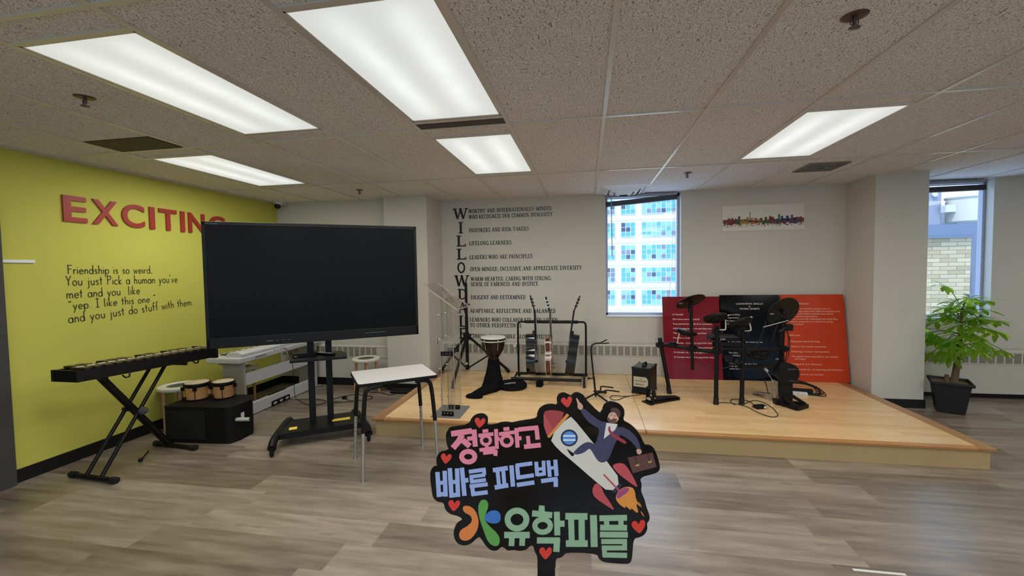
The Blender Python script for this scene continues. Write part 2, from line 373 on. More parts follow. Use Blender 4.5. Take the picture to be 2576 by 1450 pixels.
# --- thin handwriting
def HAND():
    o = lambda: arc(.24,.25,.2,.25,90,450,14)
    F = {'o': (.48,[o()]), 'a': (.5,[o(),[(.44,.5),(.44,0)]]), 'd': (.5,[o(),[(.44,1),(.44,0)]]), 'q': (.5,[o(),[(.44,.5),(.44,-.35)]]),
     'p': (.5,[arc(.26,.25,.2,.25,180,-180,14),[(.06,.5),(.06,-.38)]]), 'b': (.5,[arc(.26,.25,.2,.25,180,-180,14),[(.06,1),(.06,0)]]),
     'c': (.42,[arc(.24,.25,.2,.25,45,315,12)]), 'e': (.46,[[(.05,.27),(.43,.27)]+arc(.24,.25,.19,.25,10,320,14)[1:]]),
     'i': (.14,[[(.07,.5),(.07,0)],[(.06,.68),(.08,.72)]]), 'l': (.2,[[(.07,1),(.07,.06),(.16,0)]]), 'j': (.26,[[(.16,.5),(.16,-.22),(.02,-.34)],[(.15,.68),(.17,.72)]]),
     'f': (.32,[[(.32,.92),(.22,1),(.14,.9),(.14,0)],[(0,.52),(.28,.52)]]), 't': (.32,[[(.15,.85),(.15,0)],[(0,.55),(.3,.55)]]),
     'r': (.3,[[(.06,.5),(.06,0)],[(.06,.3),(.16,.46),(.3,.48)]]), 'n': (.44,[[(.06,.5),(.06,0)],[(.06,.32),(.2,.5),(.36,.42),(.38,0)]]),
     'h': (.44,[[(.06,1),(.06,0)],[(.06,.32),(.2,.5),(.36,.42),(.38,0)]]), 'm': (.68,[[(.06,.5),(.06,0)],[(.06,.34),(.18,.5),(.32,.42),(.33,0)],[(.33,.34),(.46,.5),(.6,.42),(.61,0)]]),
     'u': (.46,[[(.06,.5),(.08,.1),(.2,0),(.38,.14)],[(.4,.5),(.4,0)]]), 's': (.36,[[(.33,.44),(.16,.5),(.06,.38),(.28,.2),(.28,.04),(.04,.03)]]),
     'w': (.56,[[(.04,.5),(.15,0),(.28,.4),(.4,0),(.52,.5)]]), 'v': (.42,[[(.04,.5),(.2,0),(.38,.5)]]), 'y': (.44,[[(.04,.5),(.22,.02)],[(.4,.5),(.08,-.38)]]),
     'k': (.42,[[(.06,1),(.06,0)],[(.36,.5),(.06,.22),(.38,0)]]), 'F': (.5,[[(.08,1),(.08,0)],[(.0,.96),(.5,.96)],[(.08,.55),(.42,.55)]]),
     'Y': (.58,[[(.04,1),(.28,.5),(.28,0)],[(.28,.5),(.54,1)]]), 'P': (.54,[[(.08,1),(.08,0)],[(.02,.97),(.4,.93),(.48,.74),(.38,.55),(.08,.5)]]),
     'I': (.4,[[(.2,1),(.2,0)],[(.02,1),(.38,1)],[(.02,0),(.38,0)]]), '.': (.16,[[(.06,0),(.1,.04)]]), '_': (.22,[[(.0,.02),(.2,.02)]]), "'": (.14,[[(.06,1),(.04,.8)]]),
     '"': (.34,[[(.04,.95),(.1,.86),(.06,.8)],[(.2,.95),(.26,.86),(.22,.8)]]), ' ': (.34,[])}
    return F
HF = HAND()
def hand_text(mb, txt, p0, p1, hgt, w, T, h0, h1):
    tot = sum(HF[c][0]+0.09 for c in txt); L = math.hypot(p1[0]-p0[0], p1[1]-p0[1]); sx = L/tot
    ca, sa = (p1[0]-p0[0])/L, (p1[1]-p0[1])/L; x = 0
    for c in txt:
        for pts in HF[c][1]:
            P = [(x+p[0]*sx, p[1]*hgt) for p in pts]
            mb.ribbon([(p0[0]+q[0]*ca-q[1]*sa, p0[1]+q[0]*sa+q[1]*ca) for q in P], w, h0, h1, 0, T)
        x += (HF[c][0]+0.09)*sx

# ================================================================== ROOM SHELL
HC = 2.506; XL = -4.225; YB = 5.735; XR = 9.0; YF = -4.0; ST = 0.17
FLOORM = plank_mat('grey_vinyl_plank', 0.225, 1.22, ((92,80,67),(127,114,99),(160,147,131),(70,58,48)), 0.26, 1.3, 0.006, spec=1.0, streak=9.0, off=0.147, rw=0.42)
struct(MB().box((XL-0.2, YF-0.2, -0.1), (XR+0.2, YB+0.25, 0)).build('floor', FLOORM))
struct(MB().box((XL-0.2, YF-0.2, HC), (XR+0.2, YB+0.25, HC+0.1)).build('ceiling', ceiling_mat()))
struct(MB().box((XL-0.2, YF-0.2, 0), (XL, YB+0.25, HC)).build('wall_left', LIME))
struct(MB().box((XR, YF-0.2, 0), (XR+0.2, YB+0.25, HC)).build('wall_right', CREAM))
FW = [(-3.4, -1.8), (-1.2, 0.4), (1.0, 2.6), (3.2, 4.8), (5.4, 7.0)]
b = MB().box((XL, YF-0.2, 0), (XR, YF, 0.85)).box((XL, YF-0.2, 2.4), (XR, YF, HC)); xs_ = [XL]+[v_ for w_ in FW for v_ in w_]+[XR]
for k in range(0, len(xs_), 2): b.box((xs_[k], YF-0.2, 0.85), (xs_[k+1], YF, 2.4))
struct(b.build('wall_front', CREAM))
W1 = (0.247, 1.181, 0.918); W2 = (3.62, 4.537, 0.905)
b = MB(); T2 = YB+0.2
for x0, x1 in ((XL, W1[0]), (W1[1], W2[0]), (W2[1], XR)): b.box((x0, YB, 0), (x1, T2, HC))
for w in (W1, W2): b.box((w[0], YB, 0), (w[1], T2, w[2]))
struct(b.build('wall_back', CREAM))
struct(MB().box((XL, 5.325, 0), (-2.56, YB, HC)).build('wall_bay', CREAM))
struct(MB().box((-2.56, 5.165, 0), (-1.985, YB, HC)).build('trim_1', CREAM))
struct(MB().box((3.04, 5.2, 0), (3.535, YB, HC)).build('trim_2', CREAM))
struct(MB().box((XL, 2.435, 0), (XL+0.012, 5.325, 0.1)).build('baseboard_left', BASEB))
b = MB().box((XL, 5.305, 0), (-2.56, 5.325, 0.11)).box((-2.572, 5.153, 0), (-1.973, 5.325, 0.09)); struct(b.build('baseboard_back', BASEB))
struct(MB().box((3.028, 5.188, 0), (3.547, YB, 0.092)).build('baseboard_column', BASEB))
struct(MB().box((3.547, 5.70, 0), (XR, YB, 0.06)).build('baseboard_right', BASEB))
# dark door frame at the left edge
DK = mat('dark_grey_paint', (62, 60, 58), 0.6, var=0.06)
b = MB().box((XL, 2.26, 0), (XL+0.05, 2.432, 2.12)).box((XL, 1.2, 2.02), (XL+0.05, 2.26, 2.12)); d1 = struct(b.build('door_1', DK, bevel=0.004))
MB().box((XL, 1.3, 0.01), (XL+0.02, 2.26, 2.02)).build('door_leaf', DK, d1)

# ceiling grid: tees every 0.61 m one way and 1.524 m the other, cross tees at the lamp ends
X0 = 0.1142; P = 0.6096; YG = 2.7991; Q = 1.5243
b = MB(); zz = HC-0.008
for i in range(-7, 15): 
    x = X0+i*P; y1 = YB
    if x < -2.56: y1 = 5.325
    elif x < -1.985: y1 = 5.165
    elif 3.04 < x < 3.535: y1 = 5.2
    if XL < x < XR: b.box((x-0.012, YF, zz), (x+0.012, y1, HC))
for j in range(-4, 2):
    y = YG+j*Q
    if YF < y < YB: b.box((XL, y-0.012, zz+0.0006), (XR, y+0.012, HC))
LIGHTS = [(-4, 1.430, 'long lit panel at the upper left beside a sprinkler'), (-2, 1.430, 'biggest lit panel at the top centre of the ceiling'),
          (-2, 2.995, 'small lit panel just beyond the big centre one'), (2, 2.975, 'lit panel on the right half of the ceiling, before the drums'),
          (-6, 2.995, 'small lit panel just beyond the dark square air grille')]
HID = [(-4, -1.6), (-1, -1.6), (2, -0.1), (2, -2.2), (6, 0.9), (6, -1.9), (10, -0.4), (8, 2.995)]  # unseen panels added to light the room from outside the view
for i, y0, _ in LIGHTS:
    xa = X0+i*P
    for yy in (y0-0.008, y0+1.225): b.box((xa, yy-0.012, zz+0.0011), (xa+P, yy+0.012, HC))
TEE = mat('white_tee', (206, 200, 192), 0.22, spec=0.6)
struct(b.build('ceiling_grid', TEE))
for k, (x0, y0, x1, y1) in enumerate([(XL, 2.4, XL+0.02, 5.325)]):
    struct(MB().box((x0, y0, HC-0.009), (x1, y1, HC)).build('trim_3', TEE))

DIFF = diffuser_mat()
def ceiling_light(xc, y0, label, seen=True):
    t = thing('ceiling_light', label, 'ceiling light', (xc, y0+0.6, HC), 0, 'fluorescent ceiling panels')
    f = MB(); wx, wy = 0.285, 0.592
    for a in (-1, 1):
        f.box((a*wx-0.008, -wy-0.008, -0.006), (a*wx+0.008, wy+0.008, 0)); f.box((-wx, a*wy-0.008, -0.006), (wx, a*wy+0.008, 0))
    f.build('frame', TEE, t, world=False)
    MB().box((-wx+0.008, -wy+0.008, -0.003), (wx-0.008, wy-0.008, 0.0)).build('lens', DIFF, t, world=False)
    la = bpy.data.lights.new('lamp', 'AREA'); la.shape = 'RECTANGLE'; la.size = 0.55; la.size_y = 1.15; la.energy = LAMP_W; la.spread = R(LAMP_SPREAD)
    la.color = (1.0, 0.985, 0.925)
    o = bpy.data.objects.new('lamp', la); COL.objects.link(o); o.parent = t; o.location = (0, 0, -0.012)
for i, y0, lb in LIGHTS: ceiling_light(X0+(i+0.5)*P, y0, 'fluorescent ceiling light, '+lb)
for i, y0 in HID: ceiling_light(X0+(i+0.5)*P, y0, 'added fluorescent ceiling light out of view behind or right of the viewpoint')

# vents, air slot, diffusers, sprinklers, dome camera
VENT = mat('vent_grey', (74, 66, 58), 0.6)
VENTF = mat('vent_fin', (88, 80, 71), 0.5)
v = thing('return_air_grille', 'dark square return air grille in the ceiling above the lime wall', 'vent', (-3.27, 2.67, HC))
f = MB()
for k in range(14): f.box((-0.28, -0.135+k*0.0205, -0.006), (0.28, -0.135+k*0.0205+0.010, -0.001))
MB().box((-0.29, -0.145, -0.002), (0.29, 0.145, 0)).build('backing', VENT, v, world=False); f.build('fins', VENTF, v, world=False)
tag(MB().box((-1.10, 2.700, HC-0.004), (-0.515, 2.800, HC)).build('air_slot', mat('brown_slot', (62, 50, 47), 0.5)), 'dark brown air slot strip between the two centre ceiling lights', 'vent')
v = thing('ceiling_diffuser', 'square stepped air diffuser in the ceiling left of the right column', 'vent', (2.25, 4.67, HC))
f = MB(); dk = MB()
for k, s in enumerate((0.17, 0.13, 0.09, 0.05)):
    for a in (-1, 1):
        f.box((a*s-0.006, -s, -0.014-0.002*k), (a*s+0.006, s, -0.002)); f.box((-s, a*s-0.006, -0.014-0.002*k), (s, a*s+0.006, -0.002))
MB().box((-0.17, -0.17, -0.002), (0.17, 0.17, 0)).build('dark_throat', mat('vent_dark', (48, 46, 44), 0.6), v, world=False); f.build('louvres', mat('vent_light', (128, 122, 114), 0.5), v, world=False)
v = thing('ceiling_diffuser', 'white drop down air diffuser in the ceiling in front of the centre window', 'vent', (0.45, 5.43, HC))
f = MB()
for k, (s, z0, z1) in enumerate(((0.29, 0.0, -0.02), (0.24, -0.012, -0.035), (0.17, -0.03, -0.055), (0.10, -0.05, -0.075))):
    s2 = s-0.05
    f.add([(-s,-s,z0),(s,-s,z0),(s,s,z0),(-s,s,z0),(-s2,-s2,z1),(s2,-s2,z1),(s2,s2,z1),(-s2,s2,z1)], [(0,1,5,4),(1,2,6,5),(2,3,7,6),(3,0,4,7)])
f.build('louvres', mat('white_vent', (214, 214, 214), 0.35), v, world=False, recalc=False)
MB().box((-0.11, -0.11, -0.05), (0.11, 0.11, -0.03)).build('dark_throat', MATS['vent_dark'], v, world=False)
for x, y, lb in ((1.023, 1.896, 'at the top right of the ceiling, nearest the viewer'), (-2.647, 1.912, 'left of the long left ceiling light'), (-2.617, 4.678, 'far one above the screen'), (1.016, 4.649, 'far one before the centre window')):
    s = thing('sprinkler', 'small metal ceiling sprinkler head, '+lb, 'sprinkler', (x, y, HC), 0, 'ceiling sprinklers')
    MB().lathe([(0.001,-0.004),(0.028,-0.006),(0.045,-0.002),(0.047,0)], n=20).build('escutcheon', mat('dull_brass', (96, 80, 72), 0.4, metal=0.6), s, world=False)
    MB().cyl((0,0,0),(0,0,-0.042),0.007,n=10).tube([(-0.012,0,-0.01),(-0.014,0,-0.028),(0,0,-0.044),(0.014,0,-0.028),(0.012,0,-0.01)],0.0025,6).lathe([(0.001,-0.05),(0.019,-0.048),(0.02,-0.044),(0.001,-0.043)],n=12).build('frame_and_deflector', mat('dull_metal', (110, 100, 95), 0.4, metal=0.8), s, world=False)
s = thing('dome_camera', 'small white dome security camera in the corner above the screen', 'security camera', (-4.10, 5.20, HC))
MB().lathe([(0.05,0),(0.05,-0.03),(0.045,-0.045)],n=20).box((-0.06,-0.0,-0.03),(0.06,0.1,0)).build('housing', WHITE, s, world=False)
MB().sph((0,-0.015,-0.055),0.042).build('lens_dome', GLOSS, s, world=False)

# ================================================================== WINDOWS
def glass_mat():
    m = bpy.data.materials.new('window_glass'); m.use_nodes = True; nt = m.node_tree; nt.nodes.clear()
    o = nt.nodes.new('ShaderNodeOutputMaterial'); t = nt.nodes.new('ShaderNodeBsdfTransparent'); g = nt.nodes.new('ShaderNodeBsdfGlossy'); mx = nt.nodes.new('ShaderNodeMixShader')
    t.inputs[0].default_value = (0.93, 0.96, 0.97, 1); g.inputs['Roughness'].default_value = 0.02; mx.inputs[0].default_value = 0.015
    nt.links.new(t.outputs[0], mx.inputs[1]); nt.links.new(g.outputs[0], mx.inputs[2]); nt.links.new(mx.outputs[0], o.inputs[0]); return m
GLASS = glass_mat()
FRAME = mat('window_aluminium', (176, 180, 198), 0.4)
def window(n, w, rev):
    x0, x1, z0 = w; yf = YB+0.10
    b = MB()
    for a, c in ((x0, x0+0.03), (x1-0.03, x1)): b.box((a, yf, z0), (c, yf+0.06, HC))
    b.box((x0, yf, z0), (x1, yf+0.06, z0+0.035)); b.box((x0, yf, HC-0.05), (x1, yf+0.06, HC))
    o = struct(b.build('window_%d' % n, FRAME, bevel=0.003))
    MB().box((x0+0.03, yf+0.03, z0+0.035), (x1-0.03, yf+0.036, HC-0.05)).build('glass', GLASS, o)
    MB().box((x0+0.005, YB-0.012, z0-0.012), (x1-0.005, yf, z0+0.006)).build('sill', mat('sill_white', (222, 224, 226), 0.35), o)
    return o
window(1, W1, 0); window(2, W2, 0)
for k, (xa_, xb_) in enumerate(FW):
    b = MB()
    for a, c in ((xa_, xa_+0.04), (xb_-0.04, xb_)): b.box((a, YF-0.15, 0.85), (c, YF-0.1, 2.4))
    b.box((xa_, YF-0.15, 0.85), (xb_, YF-0.1, 0.9)).box((xa_, YF-0.15, 2.35), (xb_, YF-0.1, 2.4))
    o = struct(b.build('window_%d' % (k+3), FRAME)); MB().box((xa_+0.04, YF-0.13, 0.9), (xb_-0.04, YF-0.124, 2.35)).build('glass', GLASS, o)
def blind(label, x0, x1, zl, zr, n, ext, wand=None, cords=()):
    t = thing('window_blind', label, 'blind', ((x0+x1)/2, YB+0.05, HC))
    SL = mat('dark_slat', (52, 46, 48), 0.35)
    MB().box((x0, YB+0.02, HC-0.045), (x1, YB+0.075, HC-0.008)).build('head_rail', mat('rail_silver', (150, 152, 160), 0.35, metal=0.5), t)
    b = MB()
    for k in range(n):
        a, c = zl+k*ext/n, zr+k*ext/n; jy = random.uniform(-0.004, 0.004)
        b.add([(x0,YB+0.02+jy,a),(x1,YB+0.02+jy,c),(x1,YB+0.07+jy,c),(x0,YB+0.07+jy,a),(x0,YB+0.02+jy,a+0.0035),(x1,YB+0.02+jy,c+0.0035),(x1,YB+0.07+jy,c+0.0035),(x0,YB+0.07+jy,a+0.0035)],
              [(0,3,2,1),(4,5,6,7),(0,1,5,4),(1,2,6,5),(2,3,7,6),(3,0,4,7)])
    b.build('stacked_slats', SL, t)
    if wand: MB().tube([(wand[0], YB+0.01, HC-0.04), (wand[0]+0.01, YB+0.01, wand[1])], 0.005, 8).build('tilt_wand', mat('clear_wand', (150, 160, 180), 0.2), t)
    for c in cords: MB().tube(smooth_path(c, 2), 0.0018, 6).build('pull_cord', mat('cord_white', (205, 205, 205), 0.6), t)
blind('raised dark slat blind hanging crooked in the centre window', W1[0]+0.005, W1[1]-0.04, 2.345, 2.41, 10, 0.065, (0.32, 1.70),
      [[(1.09,YB+0.01,2.4),(1.08,YB+0.01,1.9),(1.075,YB+0.005,1.5),(1.02,YB-0.02,1.15)], [(1.10,YB+0.01,2.4),(1.11,YB+0.005,1.6),(1.12,YB-0.005,0.95),(1.15,YB-0.01,0.84),(1.24,YB-0.01,0.84),(1.27,YB-0.008,1.1)]])
blind('raised dark slat blind in the right hand window above the plant', W2[0], W2[1]-0.06, 2.365, 2.375, 14, 0.06)

# ================================================================== OUTSIDE
FAC = mat('cream_facade', (206, 197, 176), 0.85, var=0.03)
PANES = [mat('pane_aqua', (86, 152, 158), 0.3), mat('pane_slate', (66, 72, 90), 0.3), mat('pane_mint', (126, 170, 168), 0.3), mat('pane_lilac', (116, 118, 132), 0.3)]
ob = thing('office_building', 'cream office block with rows of aqua paned windows seen through the centre window', 'building', (12, 61, -20))
MB().box((-25, 60.6, -20), (46, 72, 18)).build('facade', FAC, ob)
FLH, ZW0, XW0 = 3.08, 2.687, 7.38
bb = MB(); fl = FLH
for r_ in range(-6, 6):
    z = ZW0+(r_-2)*fl
    if z < 16: bb.box((-25, 60.55, z+2.25), (46, 60.6, z+2.42)); bb.box((-25, 60.57, z-0.62), (46, 60.6, z-0.45))
bb.build('string_courses', FAC, ob)
def facade_window(x0, z0, np_, nr=3):
    b = MB(); pw = 0.632; ph = 0.645
    b.box((x0-0.06, 60.5, z0-0.06), (x0+np_*pw+0.06, 60.56, z0+nr*ph+0.06), 0)
    for i in range(np_):
        for j in range(nr):
            q = random.choices((1, 2, 3, 4), (5, 1.1, 4.5, 1.4))[0]
            b.box((x0+i*pw+0.05, 60.46, z0+j*ph+0.05), (x0+(i+1)*pw-0.05, 60.54, z0+(j+1)*ph-0.05), q)
    b.build('window', [mat('white_mullion', (194, 195, 192), 0.6)]+PANES, ob)
for r_ in range(0, 6):
    z = ZW0+(r_-2)*fl
    for rep in range(-1, 2):
        xo = rep*11.4
        facade_window(XW0-5.44+xo, z, 3); facade_window(XW0-2.73+xo, z, 3); facade_window(XW0+xo, z, 7)
bk = thing('brick_building', 'buff brick building with rooftop ducts seen through the right hand window', 'building', (14, 16, -10))
MB().box((8.0, 16, -10), (12.08, 24, 2.38)).build('brick_wall', brick_mat(), bk)
MB().box((7.9, 15.92, 2.38), (12.11, 24, 2.78)).box((7.9, 15.88, 2.35), (12.12, 16.0, 2.40)).build('parapet', mat('slate_flashing', (96, 106, 124), 0.6), bk)
RF = mat('rooftop_grey', (132, 136, 150), 0.7)
MB().box((11.6, 19.3, 2.78), (13.55, 23, 4.35)).box((13.0, 20, 4.35), (13.6, 22, 4.8)).build('roof_unit', RF, bk, bevel=0.03)
MB().cyl((14.35, 19.2, 3.12), (14.35, 19.2, 4.0), 0.62, n=28).cyl((14.35, 19.2, 4.0), (14.35, 19.2, 4.06), 0.66, n=28).cyl((14.35, 19.2, 2.98), (14.35, 19.2, 3.12), 0.45, 0.62, n=28).build('duct_tank', mat('rooftop_cream', (184, 181, 168), 0.7), bk)
MB().box((13.45, 18.95, 3.48), (13.78, 19.2, 3.75)).cyl((13.28, 19.28, 4.2), (13.28, 19.22, 4.2), 0.09, n=18).box((13.1, 18.9, 2.78), (13.4, 19.2, 2.9)).box((14.1, 18.9, 2.78), (14.4, 19.2, 2.98)).build('roof_fittings', mat('rooftop_pale', (190, 196, 204), 0.6), bk)
MB().box((12.12, 16.6, -10), (12.7, 24, 2.9)).build('dark_wing', mat('slate_wing', (100, 106, 120), 0.6), bk)
MB().box((15.0, 18, -10), (17, 26, 4.0)).build('stair_tower', mat('tower_grey', (160, 166, 180), 0.6), bk)

# ================================================================== CONVECTORS
GR = grille_mat()
def convector(label, x0, x1, yf, yb, zb, zt, g0, g1, gx0, gx1, step, knob=None):
    t = thing('convector_cover', label, 'radiator', ((x0+x1)/2, yb, zb))
    c = 0.02
    b = MB().prism([(yf, zb), (yf, zt-c), (yf+c, zt), (yb, zt), (yb, zb)], 0, x1-x0, 0, Matrix(((0,0,1,x0),(1,0,0,0),(0,1,0,0),(0,0,0,1))))
    b.box((x0, yf-0.006, g0-0.014), (x1, yf, g0-0.006)); b.box((x0, yf-0.006, g1+0.006), (x1, yf, g1+0.014))
    b.build('casing', CREAM2, t)
    g = MB(); x = gx0
    while x+step*0.74 < gx1:
        g.box((x, yf-0.004, g0), (x+step*0.74, yf+0.002, g1)); x += step
    g.build('louvre_grille', GR, t)
    if knob: MB().cyl((knob[0], yf-0.001, knob[1]), (knob[0], yf-0.03, knob[1]), 0.022, 0.019, 18).build('control_knob', WHITE, t)
convector('long cream convector cover along the back wall behind the stage', -1.98, 3.035, 5.62, YB-0.021, ST+0.002, 0.562, 0.424, 0.535, -1.95, 3.0, 0.0837, (-0.955, 0.525))
convector('cream convector cover in the left bay behind the screen stand', XL+0.01, -2.565, 5.272, 5.303, 0.112, 0.56, 0.408, 0.528, XL+0.05, -2.70, 0.0837)
convector('cream convector cover under the right hand window behind the plant', 3.55, 8.9, 5.64, YB-0.021, 0.062, 0.56, 0.410, 0.520, 3.62, 8.8, 0.0837)
t = thing('wall_outlet', 'small cream wall outlet on the left column beside the lectern', 'outlet', (-1.985, 5.45, 0.60))
MB().box((-1.985, 5.42, 0.555), (-1.979, 5.48, 0.655)).build('cover_plate', CREAM2, t)
MB().box((-1.979, 5.44, 0.572), (-1.9775, 5.46, 0.592)).box((-1.979, 5.44, 0.618), (-1.9775, 5.46, 0.638)).build('sockets', BLACK, t)

# ================================================================== STAGE
OAK = plank_mat('oak_strip', 0.083, 1.1, ((212,170,116),(228,190,136),(238,205,153),(150,106,62)), 0.22, 0.9, 0.010, spec=0.7, coat=0.2, streak=16, rw=0.4)
OAKB = plank_mat('oak_border', 0.09, 1.6, ((140,98,62),(160,116,76),(178,132,90),(98,64,38)), 0.25, 0.4, 0.01, swap=True)
NOSE = mat('oak_nosing', (178, 128, 74), 0.35, var=0.15, vscale=9)
PLY = mat('birch_plywood', (184, 158, 112), 0.6, var=0.10, vscale=5)
t = thing('stage', 'low wooden stage with pale oak deck and plywood front along the back wall', 'stage', (0.5, 4.6, 0))
SX0, SX1, SY = -1.98, 2.965, 3.70; YS = 5.62
MB().box((SX0+0.005, SY, 0.0), (SX1-0.005, YS-0.001, ST-0.03)).build('plywood_skirt', PLY, t)
MB().box((SX0+0.09, SY+0.02, ST-0.03), (0.482, YS-0.001, ST)).build('deck_panel', OAK, t)
MB().box((0.486, SY+0.02, ST-0.03), (SX1-0.09, YS-0.001, ST)).build('deck_panel', OAK, t)
MB().box((SX0-0.02, SY-0.025, ST-0.028), (SX0+0.089, YS-0.001, ST)).build('border_strip', OAKB, t, bevel=0.006)
MB().box((SX1-0.089, SY-0.025, ST-0.028), (SX1+0.02, YS-0.001, ST)).build('border_strip', OAKB, t, bevel=0.006)
MB().box((SX0+0.09, SY-0.025, ST-0.028), (0.482, SY+0.0195, ST+0.0005)).box((0.486, SY-0.025, ST-0.028), (SX1-0.09, SY+0.0195, ST+0.0005)).build('nosing', NOSE, t, bevel=0.008)

# ================================================================== LEFT WALL WRITING
RED = mat('red_letter', (158, 50, 38), 0.45, var=0.04)
EX = [('E',2.840,3.010,'first'),('X',3.050,3.256,''),('C',3.292,3.496,''),('I',3.545,3.596,'between the C and the T'),('T',3.640,3.829,''),('I',3.872,3.918,'between the T and the N'),('N',3.962,4.160,''),('G',4.215,4.435,'')]
for ch, y0, y1, note in EX:
    m = MB(); text_fit(m, ch, y0, y1, 1.998, 2.214, TL(XL+0.001), 0.02 if ch == 'I' else 0.022, 0.015)
    o = m.build('wall_letter', RED); tag(o, 'raised red block letter %s %s on the lime wall' % (ch, note) if note else 'raised red block letter %s on the lime wall' % ch, 'letter', 'red letters on the lime wall')
t = thing('wall_quote', 'five lines of thin black handwriting about friendship on the lime wall', 'wall lettering', (XL, 3.3, 1.4))
INK = mat('faded_black_ink', (62, 62, 36), 0.6)
for s, p0, p1, h in (('Friendship is so weird_', (2.852,1.565), (3.56,1.562), 0.075), ("You just Pick a human you've", (2.835,1.468), (3.818,1.462), 0.082),
                  ('met and you  like', (2.835,1.362), (3.43,1.367), 0.08), ('"yep. I like this one ".', (2.845,1.268), (3.60,1.28), 0.075), ('and you just do stuff with them.', (2.838,1.158), (3.985,1.212), 0.082)):
    tot_ = sum(HF[c][0]+0.09 for c in s); P0, P1 = Vector(p0), Vector(p1); x_ = 0.0
    for wd_ in s.split(' '):
        ww_ = sum(HF[c][0]+0.09 for c in wd_)
        if wd_:
            m = MB(); hand_text(m, wd_, P0+(P1-P0)*(x_/tot_), P0+(P1-P0)*((x_+ww_)/tot_), h, 0.0068, TL(XL), 0.0008, 0.0022); m.build('written_word', INK, t)
        x_ += ww_+HF[' '][0]+0.09
tag(MB().box((XL, 2.452, 1.654), (XL+0.012, 2.640, 1.676)).build('wall_strip', mat('white_strip', (226, 232, 236), 0.4)), 'short white strip fixed to the lime wall near its left end', 'strip')

# ================================================================== BACK WALL WRITING
BIG = [('W',-1.806,-1.612,2.253,2.397,'topmost'),('I',-1.744,-1.675,2.057,2.211,''),('L',-1.779,-1.645,1.878,2.024,'third down'),('L',-1.779,-1.643,1.696,1.842,'fourth down'),('O',-1.771,-1.655,1.508,1.657,''),
       ('W',-1.806,-1.612,1.322,1.474,'below the O'),('D',-1.774,-1.640,1.142,1.285,''),('A',-1.772,-1.640,0.950,1.105,''),('L',-1.771,-1.645,0.761,0.913,'above the E'),('E',-1.775,-1.648,0.590,0.741,'')]
for ch, x0, x1, z0, z1, note in BIG:
    m = MB(); serif_text(m, ch, x0, x1, z0, z1-z0, TB(YB), 0.0005, 0.006, 1.12)
    o = m.build('wall_letter', VINYL)
    rows = {'W':'','I':'','O':'','D':'','A':'','E':'','L':''}
    tag(o, ('large black serif letter %s in the vertical word on the back wall%s' % (ch, (', '+note) if note else '')), 'letter', 'large black letters down the back wall')
LN = [('WORTHY AND INTERNATIONALLY-MINDED',-1.593,-0.448,2.328),('WHO RECOGNIZE OUR COMMON HUMANITY',-1.593,-0.439,2.250),('INQUIRERS AND RISK-TAKERS',-1.594,-0.764,2.068),
 ('LIFELONG LEARNERS',-1.594,-1.004,1.889),('LEADERS WHO ARE PRINCIPLED',-1.593,-0.711,1.697),('OPEN-MINDED, INCLUSIVE AND APPRECIATE DIVERSITY',-1.590,-0.062,1.532),
 ('WARM-HEARTED, CARING WITH STRONG',-1.581,-0.475,1.397),('SENSE OF FAIRNESS AND JUSTICE',-1.583,-0.644,1.324),('DILIGENT AND DETERMINED',-1.585,-0.818,1.143),
 ('ADAPTABLE, REFLECTIVE AND BALANCED',-1.601,-0.411,0.955),('LEARNERS WHO COLLABORATE AND LISTEN',-1.606,-0.387,0.832),('TO OTHER PERSPECTIVES',-1.605,-0.880,0.755),('ETHICAL, RESPONSIBLE GLOBAL CITIZENS',-1.605,-0.455,0.604)]
pairs = [(0,1),(2,),(3,),(4,),(5,),(6,7),(8,),(9,),(10,11),(12,)]
for pr in pairs:
    s0 = LN[pr[0]]
    t = thing('wall_motto', 'black serif wall lettering beginning "%s"' % ' '.join(s0[0].replace(',', '').split()[:3]).lower(), 'wall lettering', (s0[1], YB, s0[3]), 0, 'motto lines on the back wall')
    for k in pr:
        s, x0, x1, z = LN[k]; m = MB(); serif_text(m, s, x0, x1, z, 0.054, TB(YB), 0.0004, 0.0016, 1.3); m.build('text_line', VINYL, t)

